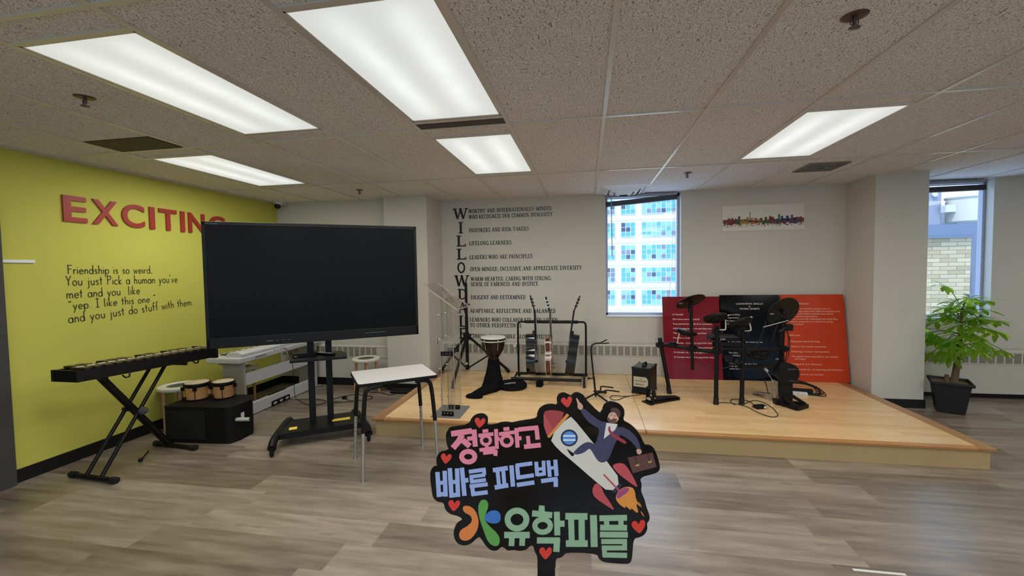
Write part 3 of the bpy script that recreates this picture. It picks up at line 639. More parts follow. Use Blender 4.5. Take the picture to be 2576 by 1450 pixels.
# skyline print
t = thing('skyline_print', 'white panoramic print of a rainbow watercolour city skyline on the back wall', 'picture', (2.12, YB, 1.98))
MB().prism([(1.664,1.981),(2.596,1.981),(2.586,2.294),(1.664,2.297)], 0.0, 0.012, 0, TB(YB)).build('panel', mat('print_white', (214, 208, 196), 0.5), t)
m = MB(); cols = [(112,52,40),(60,84,52),(92,40,74),(150,120,44),(150,58,40),(112,30,56),(52,96,58),(120,40,40),(44,48,96),(40,70,110),(128,62,38)]
names = [mat('watercolour_%d' % i, c, 0.7, var=0.3, vscale=30) for i, c in enumerate(cols)]
x = 1.672; i = 0; rr = random.Random(4)
while x < 2.585:
    w = rr.uniform(0.010, 0.026); fr = (x-1.67)/0.91
    base = 2.105+0.016*math.sin(fr*9)+0.014*math.exp(-((fr-0.6)/0.15)**2)
    hh = base+0.012*rr.random()
    if rr.random() < 0.5: hh += rr.uniform(0.012, 0.04)*(1.7 if 0.55 < fr < 0.75 else 1.0)*(0.25 if 0.86 < fr else 1.0)
    ci = min(10, int(fr*11)+rr.randint(-1, 1)) % 11
    m.box((x, 2.075-rr.random()*0.022, 0.0122), (min(2.588, x+w+0.004), hh, 0.0128+0.0001*(i % 5)), ci, TB(YB))
    for q in range(4):
        cx = x+rr.uniform(-0.01, 0.03); cz = rr.uniform(2.035, 2.088) if q else rr.uniform(2.075, 2.10); r0 = rr.uniform(0.002, 0.009) if q else rr.uniform(0.010, 0.022)
        if cx+r0*1.5 < 2.59 and cx-r0*1.5 > 1.668: m.prism([(cx+r0*1.5*math.cos(a), cz+r0*0.6*math.sin(a)+rr.uniform(-.002,.002)) for a in [k*0.7 for k in range(9)]], 0.0122, 0.0126+0.0001*(i % 4)+(0.0006 if not q else 0), (ci+rr.randint(-1, 1)) % 11, TB(YB))
    x += w; i += 1
m.prism([(1.978,2.11),(1.988,2.11),(1.985,2.19),(1.988,2.195),(1.986,2.205),(1.983,2.207),(1.982,2.25),(1.981,2.207),(1.978,2.205),(1.977,2.195),(1.980,2.19)], 0.0122, 0.0131, 2, TB(YB))
m.build('painted_skyline', names, t)

# ================================================================== SCREEN ON MOBILE STAND
t = thing('mobile_display', 'large black flat screen on a wheeled floor stand, switched off', 'screen', (-2.325, 3.435, 0), R(33))
w2 = 0.856; zb, zt = 0.935, 1.972
m = MB().box((-w2, 0.012, zb), (w2, 0.085, zt)); m.box((-w2+0.25, 0.085, zb+0.2), (w2-0.25, 0.13, zt-0.2)); m.build('housing', BLACK, t, 0.006, False)
m = MB()
for a, c, z0, z1 in ((-w2, -w2+0.026, zb, zt), (w2-0.026, w2, zb, zt), (-w2, w2, zt-0.03, zt), (-w2, w2, zb, zb+0.085)): m.box((a, 0, z0), (c, 0.02, z1))
bz = m.build('bezel', SATIN, t, 0.003, False)
MB().box((-w2+0.026, 0.006, zb+0.085), (w2-0.026, 0.012, zt-0.03)).build('screen_glass', mat('screen_black', (15, 15, 15), 0.28, spec=0.12), t, 0, False)
m = MB(); pale = mat('pale_print', (120, 122, 120), 0.5)
for k, wd in enumerate((0.05, 0.012, 0.012, 0.012)): m.box((-0.43+k*0.045+(0.03 if k else 0), -0.0006, zb+0.035), (-0.43+k*0.045+(0.03 if k else 0)+wd, 0, zb+0.039))
m.box((0.36, -0.0006, zb+0.046), (0.55, 0, zb+0.0485)); m.box((-w2+0.03, -0.0006, zt-0.02), (-w2+0.033, 0, zt-0.012))
text_fit(m, 'TruTouch', -w2+0.036, -w2+0.11, zt-0.022, zt-0.011, Matrix(((1,0,0,0),(0,0,-1,0),(0,1,0,0),(0,0,0,1))), 0.0, 0.0, 0.0006)
m.build('bezel_marks', pale, bz, 0, False)
for cx in (-0.106, 0.049): MB().box((cx-0.028, 0.245, 0.13), (cx+0.028, 0.285, 1.6)).build('column', SATIN, t, 0.004, False)
MB().box((-0.35, 0.13, 1.25), (0.35, 0.16, 1.33)).box((-0.35, 0.13, 1.53), (0.35, 0.16, 1.61)).box((-0.16, 0.16, 1.2), (0.11, 0.245, 1.65)).build('wall_mount', SATIN, t, 0.003, False)
MB().prism([(-0.27,0.085),(0.205,0.07),(0.205,0.30),(0.16,0.42),(-0.23,0.43),(-0.275,0.32)], 0.745, 0.765).build('shelf', SATIN, t, 0.004, False)
MB().prism([(-0.385,0.05),(0.335,0.05),(0.24,0.42),(-0.285,0.42)], 0.085, 0.135).build('base_plate', SATIN, t, 0.005, False)
m = MB().box((-0.30,0.125,0.1352),(-0.235,0.195,0.1358)); m.box((0.06,0.195,0.1352),(0.22,0.262,0.1358)); m.build('warning_label', mat('yellow_label', (226, 200, 70), 0.5), t, 0, False)
for sx, a in ((-1, -0.03), (1, -0.02)):
    pth = smooth_path([(a+sx*0.285,0.56,0.085),(a+sx*0.30,0.50,0.118),(a+sx*0.33,0.30,0.122),(a+sx*0.36,0.08,0.118),(a+sx*0.378,-0.02,0.105),(a+sx*0.383,-0.09,0.068)], 2)
    lg = MB().tube(pth, [lerp(0.026, 0.036, i_/(len(pth)-1)) for i_ in range(len(pth))], 12).build('leg', SATIN, t, 0, False)
    for yy in (-0.095, 0.56):
        xx = a+sx*(0.383 if yy < 0 else 0.285)
        c = MB().cyl((xx,yy,0.045),(xx,yy,0.085),0.018,n=12).box((xx-0.016,yy-0.02,0.02),(xx+0.016,yy+0.03,0.05))
        c.build('caster_fork', BLACK, t, 0.003, False)
        MB().cyl((xx-0.013,yy+0.012,0.027),(xx+0.013,yy+0.012,0.027),0.027,n=18).build('caster_wheel', RUBBER, t, 0, False)
        MB().cyl((xx-0.018,yy+0.012,0.024),(xx+0.018,yy+0.012,0.024),0.006,n=10).build('axle', CHROME, t, 0, False)
# things on its shelf
t2 = thing('media_box', 'small flat black box on the shelf of the screen stand', 'box', (-2.62, 3.60, 0.765), R(33))
MB().box((-0.10,-0.07,0),(0.10,0.07,0.035)).build('case', BLACK, t2, 0.004, False); MB().box((-0.085,-0.0712,0.008),(-0.06,-0.0702,0.014)).build('label', WHITE, t2, 0, False)
t2 = thing('remote_control', 'black remote control with pale buttons on the shelf of the screen stand', 'remote control', (-2.44, 3.655, 0.766), R(-12))
MB().box((-0.10,-0.024,0),(0.10,0.024,0.02)).build('shell', BLACK, t2, 0.006, False)
m = MB()
for i in range(9):
    for j in range(3): m.box((-0.085+i*0.018, -0.015+j*0.012, 0.02), (-0.074+i*0.018, -0.008+j*0.012, 0.0225))
m.build('buttons', mat('pale_button', (190, 190, 188), 0.5), t2, 0, False)

# ================================================================== XYLOPHONE AND X STAND
t = thing('xylophone', 'long dark xylophone lying on a black X stand by the lime wall', 'xylophone', (-3.70, 2.95, 0.80))
Y0, Y1 = 2.475, 3.43; xl0, xr0, xl1, xr1 = -3.875, -3.635, -3.655, -3.395; zf0, zf1 = 0.776, 0.858
def plk(m, a, c, z0, z1, th):     # a plank standing between two plan points
    a = Vector((a[0], a[1])); c = Vector((c[0], c[1])); d = (c-a).normalized(); n = Vector((-d.y, d.x))*th/2
    m.prism([tuple(a+n), tuple(a-n), tuple(c-n), tuple(c+n)], z0, z1)
m = MB(); plk(m, (xr0-0.012, Y0), (xr1-0.012, Y1), zf0, zf1, 0.024); plk(m, (xl0+0.012, Y0), (xl1+0.012, Y1), zf0, zf1, 0.024)
plk(m, (xl0, Y0+0.011), (xr0, Y0+0.011), zf0, zf1+0.002, 0.022); plk(m, (xl1, Y1-0.011), (xr1, Y1-0.011), zf0-0.01, zf1+0.012, 0.03)
xm0, xm1 = (xl0+xr0)/2-0.01, (xl1+xr1)/2-0.03; plk(m, (xm0, Y0+0.02), (xm1, Y1-0.02), zf0+0.02, zf1, 0.018); m.build('frame', BLACK, t, 0.003)
BARM = mat('rosewood_bar', (58, 46, 34), 0.28, var=0.3, vscale=20); PIN = mat('bar_groove', (190, 188, 170), 0.3, metal=0.6)
nb = 15
for k in range(nb):
    f = (k+0.7)/nb; y = lerp(Y0+0.02, Y1-0.02, f); wl = lerp(0.125, 0.15, f); xa = lerp(xr0, xr1, f)-0.002
    rot = Matrix.Translation((xa-wl*0.42, y, zf1+0.001)) @ Matrix.Rotation(R(7), 4, 'Z')
    m = MB().box((-wl*0.5, -0.026, 0), (wl*0.42, 0.026, 0.016), 0, rot); m.build('bar', BARM, t, 0.002)
for k in range(nb-1):
    if k % 7 in (2, 6): continue
    f = (k+1.2)/nb; y = lerp(Y0+0.02, Y1-0.02, f); wl = lerp(0.095, 0.11, f); xa = lerp(xl0, xl1, f)+0.002
    rot = Matrix.Translation((xa+wl*0.5, y, zf1+0.003)) @ Matrix.Rotation(R(7), 4, 'Z')
    MB().box((-wl*0.5, -0.024, 0), (wl*0.5, 0.024, 0.015), 0, rot).build('raised_bar', BARM, t, 0.002)
m = MB()
for k in range(nb):
    f = (k+0.7)/nb; y = lerp(Y0+0.02, Y1-0.02, f); xm = lerp(xm0, xm1, f)+0.06; m.tube([(xm-0.006, y-0.022, zf1+0.019), (xm+0.004, y+0.022, zf1+0.019)], 0.004, 6)
m.build('bar_cord', PIN, t)
t = thing('keyboard_stand', 'black double X stand holding up the xylophone', 'stand', (-3.68, 2.88, 0))
for y, nm in ((2.575, 'foot'), (3.175, 'foot')):
    xo = -3.92 if y < 3 else -3.86
    MB().tube([(xo+0.03, y+0.015, 0.022), (xo+0.45, y-0.015, 0.022)], 0.018, 12).build('foot', SATIN, t)
    for dx, dy in ((0.0, 0.017), (0.47, -0.017)): MB().cyl((xo+dx, y+dy, 0.024), (xo+dx+(0.05 if dx == 0 else -0.05), y+dy*0.8, 0.024), 0.024, n=14).build('rubber_end', RUBBER, t)
for k, xa in enumerate((-3.755, -3.615)):
    MB().tube([(xa, 2.578, 0.03), (xa-0.02, 3.14, 0.775)], 0.0145, 10).build('stand_tube', SATIN, t)
for k, xa in enumerate((-3.715, -3.655)):
    MB().tube([(xa, 3.172, 0.03), (xa-0.01, 2.66, 0.775)], 0.0145, 10).build('stand_tube', SATIN, t)
MB().tube([(-3.80, 2.64, 0.768), (-3.60, 2.64, 0.768)], 0.013, 10).build('cradle_bar', SATIN, t); MB().tube([(-3.82, 3.15, 0.768), (-3.44, 3.15, 0.768)], 0.013, 10).build('cradle_bar', SATIN, t)
MB().cyl((-3.79, 2.89, 0.44), (-3.585, 2.89, 0.435), 0.016, n=12).build('pivot_bolt', SATIN, t)
MB().cyl((-3.595, 2.885, 0.437), (-3.57, 2.885, 0.437), 0.032, 0.028, 18).cyl((-3.57, 2.885, 0.437), (-3.545, 2.885, 0.437), 0.018, 0.012, 14).build('lock_knob', mat('grey_knob', (74, 74, 76), 0.35), t)
for y in (2.72, 3.24): MB().tube([(-3.56 if y < 3 else -3.47, y, 0.772), (-3.555 if y < 3 else -3.465, y+0.02, 0.748), (-3.56 if y < 3 else -3.47, y+0.05, 0.748), (-3.565 if y < 3 else -3.475, y+0.06, 0.772)], 0.006, 8).build('wing_bolt', SATIN, t)
t = thing('mallet', 'small dark mallet lying on the floor under the xylophone stand', 'mallet', (-3.72, 2.98, 0))
MB().tube([(-3.655, 2.90, 0.014), (-3.79, 3.075, 0.008)], 0.005, 8).build('handle', BLACK, t); MB().sph((-3.65, 2.892, 0.017), 0.017).build('head', BLACK, t)

# ================================================================== STOOLS
SEATW = mat('stool_white', (222, 219, 206), 0.45); PAD = mat('stool_grey_pad', (84, 84, 80), 0.7)
def stool(label, c, h=0.45, r=0.175, a0=0.4, splay=0.03):
    t = thing('stool', label, 'stool', (c[0], c[1], 0), 0, 'round white stools')
    MB().lathe([(0.104,h-0.014),(0.105,h),(r-0.004,h),(r,h-0.005),(r,h-0.032),(r-0.01,h-0.036),(0.001,h-0.036)], n=36).build('seat', SEATW, t, 0, False)
    MB().lathe([(0.001,h-0.003),(0.1035,h-0.007)], n=32).build('seat_pad', PAD, t, 0, False, recalc=False)
    for k in range(4):
        a = a0+k*math.pi/2; ca, sa = math.cos(a), math.sin(a)
        MB().cyl(((r-0.055)*ca, (r-0.055)*sa, h-0.036), ((r-0.055+splay)*ca, (r-0.055+splay)*sa, 0), 0.018, 0.014, 12).build('leg', WOOD, t, 0, False)
stool('round white stool with pale wood legs behind the black speaker box', (-4.04, 3.61), 0.44, 0.178, 0.9, 0.0)
stool('round white stool with grey centre by the radiator beyond the screen', (-2.78, 5.01), 0.45, 0.172, 0.55)
stool('round white stool hidden behind the white piano', (-4.03, 4.40), 0.45, 0.172, 0.5, 0.0)

# ================================================================== SPEAKER BOX, BONGOS
t = thing('loudspeaker', 'large black plastic loudspeaker lying on its side under the bongos', 'speaker', (-3.60, 3.50, 0), R(4))
MB().prism([(-0.27,-0.21),(0.375,-0.21),(0.415,-0.12),(0.415,0.05),(0.32,0.19),(-0.22,0.19),(-0.27,0.12)], 0.0, 0.335).build('cabinet', mat('black_cabinet', (12, 12, 13), 0.6, spec=0.25, bump=0.4, bscale=150), t, 0.035, False)
MB().box((-0.235,-0.2145,0.035),(0.15,-0.209,0.30)).build('grille', mat('black_grille', (9, 9, 9), 0.8), t, 0.01, False)
MB().box((0.17,-0.213,0.14),(0.34,-0.2095,0.22)).build('horn', BLACK, t, 0.01, False)
MB().box((0.4155,-0.10,0.17),(0.418,-0.06,0.25)).build('label', WHITE, t, 0, False)
t2 = thing('grey_tube', 'short pale grey tube sticking out beside the black speaker box', 'tube', (-3.13, 3.37, 0))
MB().tube([(-3.27, 3.37, 0.205), (-3.08, 3.42, 0.20)], 0.017, 14).build('pipe', mat('pale_grey_tube', (170, 174, 166), 0.45), t2); MB().lathe([(0.001,0.001),(0.012,0.0)], n=12, T=Matrix.Translation((-3.0795, 3.4205, 0.20)) @ Matrix.Rotation(R(90), 4, 'Y')).build('open_end', BLACK, t2)
t = thing('bongo_drums', 'pair of joined natural wood bongo drums on the black speaker box', 'bongos', (-3.63, 3.56, 0.335))
BW = mat('bongo_wood', (204, 152, 96), 0.4, var=0.15, vscale=6); HEAD = mat('drum_skin', (206, 186, 160), 0.6, var=0.08, vscale=9)
for nm, cx, cy, r in (('macho', -3.745, 3.53, 0.108), ('hembra', -3.515, 3.60, 0.096)):
    sh = MB().lathe([(r*0.86,0.002),(r*0.93,0.06),(r*0.97,0.14)], (cx,cy,0.335), 28).build('drum_shell', BW, t)
    MB().lathe([(r,0.128),(r*1.04,0.13),(r*1.04,0.158),(r*0.99,0.163)], (cx,cy,0.335), 28).lathe([(r*0.86,0.0),(r*0.9,0.001),(r*0.9,0.012),(r*0.87,0.013)], (cx,cy,0.335), 28).build('rim', BLACK, sh)
    MB().lathe([(0.001,0.166),(r*0.9,0.165),(r*0.985,0.160)], (cx,cy,0.335), 28).build('skin', HEAD, sh, recalc=False)
    for k in range(5):
        a = -2.2+k*1.256; x, y = cx+r*1.05*math.cos(a), cy+r*1.05*math.sin(a)
        MB().box((x-0.012,y-0.012,0.335+0.10),(x+0.012,y+0.012,0.335+0.135)).tube([(x,y,0.335+0.004),(x,y,0.335+0.11)],0.003,6).build('tuning_lug', SATIN, sh)
    MB().box((cx-0.065, cy-r*0.98-0.001, 0.36), (cx-0.035, cy-r*0.75, 0.372)).build('badge', BLACK, sh)
MB().box((-3.68,3.55,0.38),(-3.58,3.595,0.43), 0).build('joining_block', BW, t)

# ================================================================== WHITE DIGITAL PIANO
PW = mat('piano_white', (206, 206, 208), 0.4, var=0.02); PS = mat('piano_side', (178, 172, 160), 0.45)
t = thing('digital_piano', 'white digital piano on its stand, back turned, beside the lime wall', 'piano', (-3.80, 4.58, 0))
YA, YZ = 3.90, 5.26; xb = -3.60
kb = MB().box((-4.00, YA-0.02, 0.595), (xb+0.012, YZ, 0.656)); kb.build('keyboard_body', PW, t, 0.012)
MB().prism([(-3.80,0.656),(xb-0.004,0.656),(xb-0.004,0.690),(xb-0.05,0.708),(-3.78,0.700)], 0, YZ-YA-0.06, 0, Matrix(((1,0,0,0),(0,0,1,YA+0.03),(0,1,0,0),(0,0,0,1)))).build('raised_rear_panel', PW, t, 0.008)
m = MB()
for k in range(52): m.box((-3.965, YA+0.05+k*0.0238, 0.656), (-3.815, YA+0.05+k*0.0238+0.0226, 0.668))
m.build('white_keys', WHITE, t)
m = MB()
for k in range(51):
    if k % 7 in (2, 6): continue
    m.box((-3.905, YA+0.05+k*0.0238+0.017, 0.668), (-3.818, YA+0.05+k*0.0238+0.030, 0.678))
m.build('black_keys', GLOSS, t)
SIDEY = (YA+0.05, YZ-0.05)
MB().box((-3.87, YA+0.055, 0.02), (xb-0.008, YA+0.083, 0.595)).build('side_panel', PS, t, 0.003)
MB().box((-3.87, YZ-0.083, 0.02), (xb-0.008, YZ-0.055, 0.595)).build('side_panel', PS, t, 0.003)
for y in (YA+0.069, YZ-0.069): MB().box((-3.93, y-0.022, 0.0), (xb+0.06, y+0.022, 0.03)).build('foot', GREY if y > 5 else PS, t, 0.008)
MB().box((-3.628, YA+0.083, 0.342), (-3.610, YZ-0.083, 0.472)).build('brace_panel', PW, t, 0.002)
MB().box((-3.66, YA+0.083, 0.008), (xb, 4.33, 0.128)).box((-3.66, 4.63, 0.008), (xb, YZ-0.083, 0.128)).box((-3.66, 4.33, 0.062), (xb, 4.63, 0.128)).build('pedal_board', PW, t, 0.002)
m = MB().box((-3.65, 4.33, 0.0), (xb+0.008, 4.63, 0.06)); m.box((-3.66, 4.34, 0.128), (-3.63, 4.62, 0.134)); pu = m.build('pedal_unit', BLACK, t)
m = MB()
for k in range(3): m.box((xb+0.008, 4.355+k*0.1, 0.02), (xb+0.0095, 4.405+k*0.1, 0.045))
m.build('pedal_lever', mat('pale_silver', (196, 196, 194), 0.35), pu)
m = MB().box((xb+0.0125, YA+0.20, 0.630), (xb+0.0135, YA+0.36, 0.636)).box((xb+0.0125, YA+0.20, 0.618), (xb+0.0135, YA+0.36, 0.626)); m.build('rear_label', GREY, t)
m = MB()
for k in range(4): m.cyl((xb+0.011, 4.40+k*0.05, 0.648), (xb+0.014, 4.40+k*0.05, 0.648), 0.006, n=10)
m.build('sockets', BLACK, t)
m = MB().box((-3.86, YA+0.0, 0.578), (-3.64, YA+0.055, 0.595)); m.build('stand_bracket', GREY, t)
CAB = mat('cable_black', (22, 20, 19), 0.55)
def cable(name, label, pts, r=0.004, it=3, closed=False):
    o = MB().tube(smooth_path(pts, it), r, 6).build(name, CAB); return tag(o, label, 'cable')
cable('power_cable', 'thin black cable dropping from the piano back and looping on the floor', [(xb+0.02,4.55,0.648),(xb+0.08,4.56,0.60),(xb+0.09,4.60,0.40),(xb+0.06,4.64,0.20),(xb+0.05,4.66,0.03),(-3.50,4.62,0.006),(-3.15,4.385,0.006),(-3.04,4.50,0.006),(-3.09,4.62,0.006),(-3.27,4.665,0.006),(-3.55,4.585,0.006)], 0.0035)
t = thing('mains_lead', 'black mains lead with plug lying on the floor behind the desk', 'cable', (-2.8, 4.75, 0))
MB().tube(smooth_path([(-2.918,4.714,0.012),(-2.84,4.66,0.006),(-2.788,4.642,0.006),(-2.60,4.695,0.006),(-2.58,4.80,0.006),(-2.661,4.869,0.006),(-2.91,4.902,0.006),(-3.02,4.75,0.006),(-3.05,4.62,0.006),(-2.96,4.563,0.006),(-2.745,4.619,0.006)],3),0.004,6).build('lead', CAB, t)
MB().box((-2.945,4.70,0.0),(-2.895,4.74,0.03)).build('plug', BLACK, t, 0.006)
cable('floor_cable', 'black cable trailing along the floor to the left edge of the stage', [(-2.783,4.983,0.006),(-2.66,5.02,0.006),(-2.547,4.995,0.006),(-2.394,4.887,0.006),(-2.353,5.119,0.006),(-2.25,5.13,0.045),(-2.10,5.10,0.06),(-2.015,5.05,0.10)], 0.004)
t = thing('black_case', 'flat black box on the floor against the column by the stage', 'box', (-2.25, 5.08, 0))
MB().box((-2.46, 5.0, 0), (-2.06, 5.15, 0.05)).build('case_body', BLACK, t, 0.005); MB().box((-2.46, 4.998, 0.030), (-2.06, 5.0005, 0.033)).build('lid_seam', GREY, t)

# ================================================================== STUDENT DESK
t = thing('student_desk', 'small school desk with pale laminate top and black and chrome legs', 'desk', (-1.54, 3.20, 0))
c4 = [(-1.93,3.215),(-1.652,2.845),(-1.165,3.20),(-1.437,3.565)]
def rc(poly, r, n=5):
    out = []; m = len(poly)
    for i in range(m):
        p = Vector(poly[i]); a = (Vector(poly[i-1])-p).normalized(); c = (Vector(poly[(i+1) % m])-p).normalized()
        for k in range(n+1):
            f = k/n; out.append(tuple(p+a*r*(1-f)**2+c*r*f**2))
    return out
MB().prism(rc(c4, 0.03), 0.700, 0.7225).build('edge_band', BLACK, t, 0.004); MB().prism(rc([tuple(Vector(p)*0.985+Vector((-1.546,3.206))*0.015) for p in c4], 0.028), 0.7226, 0.725).build('laminate_top', mat('grey_laminate', (192, 189, 186), 0.42, var=0.03, vscale=300), t)
ft = [(-1.905,3.21),(-1.632,2.845),(-1.18,3.195),(-1.45,3.55)]; cc = Vector((-1.546,3.206))
for (a, b2) in ((0, 3), (1, 2)):     # bent tube under the top joins the legs of each long side
    A = Vector(ft[a]); B = Vector(ft[b2]); u = (B-A).normalized()
    for e, s in ((A, 1), (B, -1)):
        tp = cc+(e-cc)*0.80
        q = e*0.9+cc*0.1
        MB().tube(smooth_path([(*(q+u*s*0.13), 0.69), (*(q+u*s*0.02), 0.688), (*(q), 0.60), (*(q*0.45+e*0.55), 0.36)], 3), 0.0165, 12).build('leg', SATIN, t)
        lo = q*0.45+e*0.55
        MB().tube([(*lo, 0.38), (*e, 0.022)], 0.0125, 12).build('chrome_leg_tube', STEEL, t)
        h = MB()
        dcam = Vector((-e.x, -e.y)).normalized()
        for k in range(4):
            f = k/9; p = lo*(1-f)+e*f; z = 0.34-0.036*k
            h.cyl((p.x+dcam.x*0.0115, p.y+dcam.y*0.0115, z), (p.x+dcam.x*0.0135, p.y+dcam.y*0.0135, z), 0.004, n=8)
        if a == 0: h.build('height_holes', BLACK, t)
        MB().lathe([(0.016,0),(0.018,0.004),(0.010,0.014),(0.012,0.022)], (e.x, e.y, 0), 14).build('glide', CHROME, t)
MB().prism([tuple(cc+(Vector(p)-cc)*0.86) for p in c4], 0.690, 0.700).build('under_frame', BLACK, t)

# ================================================================== LECTERN
def acrylic():
    m = bpy.data.materials.new('clear_acrylic'); m.use_nodes = True; nt = m.node_tree; nt.nodes.clear()
    o = nt.nodes.new('ShaderNodeOutputMaterial'); tr = nt.nodes.new('ShaderNodeBsdfTransparent'); g = nt.nodes.new('ShaderNodeBsdfGlossy'); mx = nt.nodes.new('ShaderNodeMixShader')
    tr.inputs[0].default_value = (0.96, 0.955, 0.94, 1); g.inputs['Roughness'].default_value = 0.08; mx.inputs[0].default_value = 0.07
    nt.links.new(tr.outputs[0], mx.inputs[1]); nt.links.new(g.outputs[0], mx.inputs[2]); nt.links.new(mx.outputs[0], o.inputs[0]); return m
ACR = acrylic(); EDGE = mat('acrylic_edge', (160, 156, 148), 0.3)
t = thing('lectern', 'clear acrylic lectern on a grey metal base at the stage front left', 'lectern', (-1.31, 3.94, ST))
MB().box((-1.455, 3.765, ST), (-1.17, 4.125, ST+0.008)).build('base_plate', mat('grey_metal_plate', (132, 132, 132), 0.4, metal=0.4), t, 0.002)
for y in (3.83, 4.03):
    MB().box((-1.365, y-0.006, ST+0.008), (-1.235, y+0.006, 1.29)).build('side_panel', ACR, t)
    MB().box((-1.3655, y-0.006, ST+0.008), (-1.3625, y+0.006, 1.28)).box((-1.2375, y-0.006, ST+0.008), (-1.2345, y+0.006, 1.20)).build('panel_edge', EDGE, t)
    MB().box((-1.36, y-0.03, ST+0.008), (-1.245, y-0.006, ST+0.014)).box((-1.36, y-0.010, ST+0.008), (-1.245, y-0.006, ST+0.045)).build('bracket', SATIN, t)
    MB().box((-1.36, y-0.010, 0.745), (-1.245, y-0.006, 0.785)).build('bracket', SATIN, t)
    m = MB()
    for z in (0.36, 0.62, 0.90, 1.13): m.cyl((-1.366, y, z), (-1.382, y, z), 0.007, n=8); m.cyl((-1.30, y-0.007, z), (-1.30, y-0.022, z), 0.007, n=8)
    for z in (ST+0.028, 0.765):
        for dx in (0.025, 0.058, 0.09): m.cyl((-1.36+dx, y-0.0105, z), (-1.36+dx, y-0.0125, z), 0.006, n=8)
    m.build('fixing_caps', CHROME, t)
MB().box((-1.36, 3.836, 0.768), (-1.24, 4.024, 0.776)).build('mid_shelf', ACR, t)
for x, y in ((-1.36, 3.835), (-1.33, 4.025)): MB().tube([(x, y, ST+0.01), (x, y, 1.25)], 0.003, 8).build('rod', EDGE, t)
A = Vector((-1.50,3.74,1.42)); B = Vector((-1.167,3.74,1.182)); u = (B-A).normalized(); n_ = Vector((-u.z,0,u.x)); 
if n_.z < 0: n_ = -n_
TT = Matrix.Translation(A) @ Matrix((( u.x,0,n_.x,0),(u.y,1,n_.y,0),(u.z,0,n_.z,0),(0,0,0,1)))
Lt = (B-A).length
top = MB().box((0,0,0),(Lt,0.41,0.008),0,TT).build('reading_panel', ACR, t)
MB().box((0,-0.001,-0.0005),(Lt,0.003,0.0085),0,TT).box((Lt-0.003,0,0),(Lt+0.001,0.41,0.0085),0,TT).box((0,0.407,0),(Lt,0.411,0.0085),0,TT).build('panel_edge', EDGE, top)
MB().box((Lt-0.006,0,0.008),(Lt+0.002,0.41,0.035),0,TT).build('book_ledge', ACR, top)
m = MB(); TX = TT @ Matrix(((0,1,0,0.03),(-1,0,0,0.37),(0,0,1,-0.001),(0,0,0,1))) 
TX = TT @ Matrix(((1,0,0,0.06),(0,1,0,0.17),(0,0,1,-0.002),(0,0,0,1)))
hand_text(m, 'rrow', (0.02,0.0), (0.14,-0.09), 0.05, 0.007, TX, 0, 0.0006)
hand_text(m, 'northerr', (0.0,0.20), (0.29,-0.02), 0.06, 0.009, TX, 0, 0.0006)
m.build('etched_lettering', mat('faint_etch', (84, 78, 72), 0.6), top)

# ================================================================== TRIPOD SPEAKER STAND
t = thing('speaker_stand', 'black tripod speaker stand standing before the large black letters', 'tripod stand', (-1.545, 5.36, ST))
c = Vector((-1.545, 5.36))
MB().tube([(c.x, c.y, 0.26), (c.x, c.y, 0.95)], 0.021, 14).build('pole', SATIN, t); MB().tube([(c.x, c.y, 0.9), (c.x, c.y, 1.385)], 0.0175, 14).build('inner_pole', SATIN, t)
MB().cyl((c.x, c.y, 0.64), (c.x, c.y, 0.70), 0.045, n=16).cyl((c.x, c.y, 0.70), (c.x, c.y, 0.735), 0.032, n=16).box((c.x-0.05, c.y-0.02, 0.70), (c.x+0.06, c.y+0.02, 0.715)).build('collar', BLACK, t)
MB().cyl((c.x, c.y-0.01, 1.10), (c.x+0.05, c.y-0.01, 1.10), 0.012, n=10).build('knob', BLACK, t); MB().cyl((c.x, c.y, 0.25), (c.x, c.y, 0.30), 0.028, n=14).build('brace_collar', BLACK, t)
MB().box((c.x-0.012, c.y-0.0225, 0.315), (c.x+0.008, c.y-0.021, 0.345)).build('label', WHITE, t)
for fx, fy in ((-1.548, 4.72), (-1.03, 5.55), (-1.93, 5.42)):
    f_ = Vector((fx, fy)); d = (f_-c).normalized()*0.04
    MB().tube([(c.x+d.x, c.y+d.y, 0.665), (fx, fy, ST+0.03)], 0.0175, 10).build('leg', SATIN, t)
    e = f_+(c-f_)*0.08
    MB().tube([(e.x, e.y, ST+0.03+0.04), (fx, fy, ST+0.014)], [0.021, 0.023], 12).build('rubber_foot', RUBBER, t)
    mid = c+(f_-c)*0.52; MB().tube([(c.x+d.x*0.6, c.y+d.y*0.6, 0.275), (mid.x, mid.y, 0.665+(ST+0.03-0.665)*0.52)], 0.011, 8).build('brace', SATIN, t)

# ================================================================== DJEMBE AND ITS BAG
t = thing('djembe', 'dark brown djembe drum with white head standing in a black bag', 'drum', (-1.07, 4.80, ST))
cx, cy = -1.07, 4.80
MB().lathe([(0.076,0.02),(0.066,0.10),(0.056,0.22),(0.056,0.33),(0.064,0.37),(0.088,0.405),(0.116,0.45),(0.130,0.51),(0.138,0.585)], (cx,cy,ST), 32).build('drum_shell', mat('dark_stained_wood', (22, 13, 12), 0.3, spec=0.35), t)
MB().lathe([(0.138,0.555),(0.143,0.557),(0.143,0.568),(0.137,0.57)], (cx,cy,ST), 32).build('white_ring', mat('drum_white', (204, 202, 192), 0.45), t)
MB().lathe([(0.137,0.572),(0.147,0.575),(0.147,0.592),(0.139,0.594)], (cx,cy,ST), 32).build('black_ring', BLACK, t)
MB().lathe([(0.001,0.609),(0.128,0.608),(0.143,0.604),(0.147,0.597),(0.146,0.590)], (cx,cy,ST), 32).build('drum_head', mat('drum_white', (204, 202, 192), 0.45), t)
m = MB()
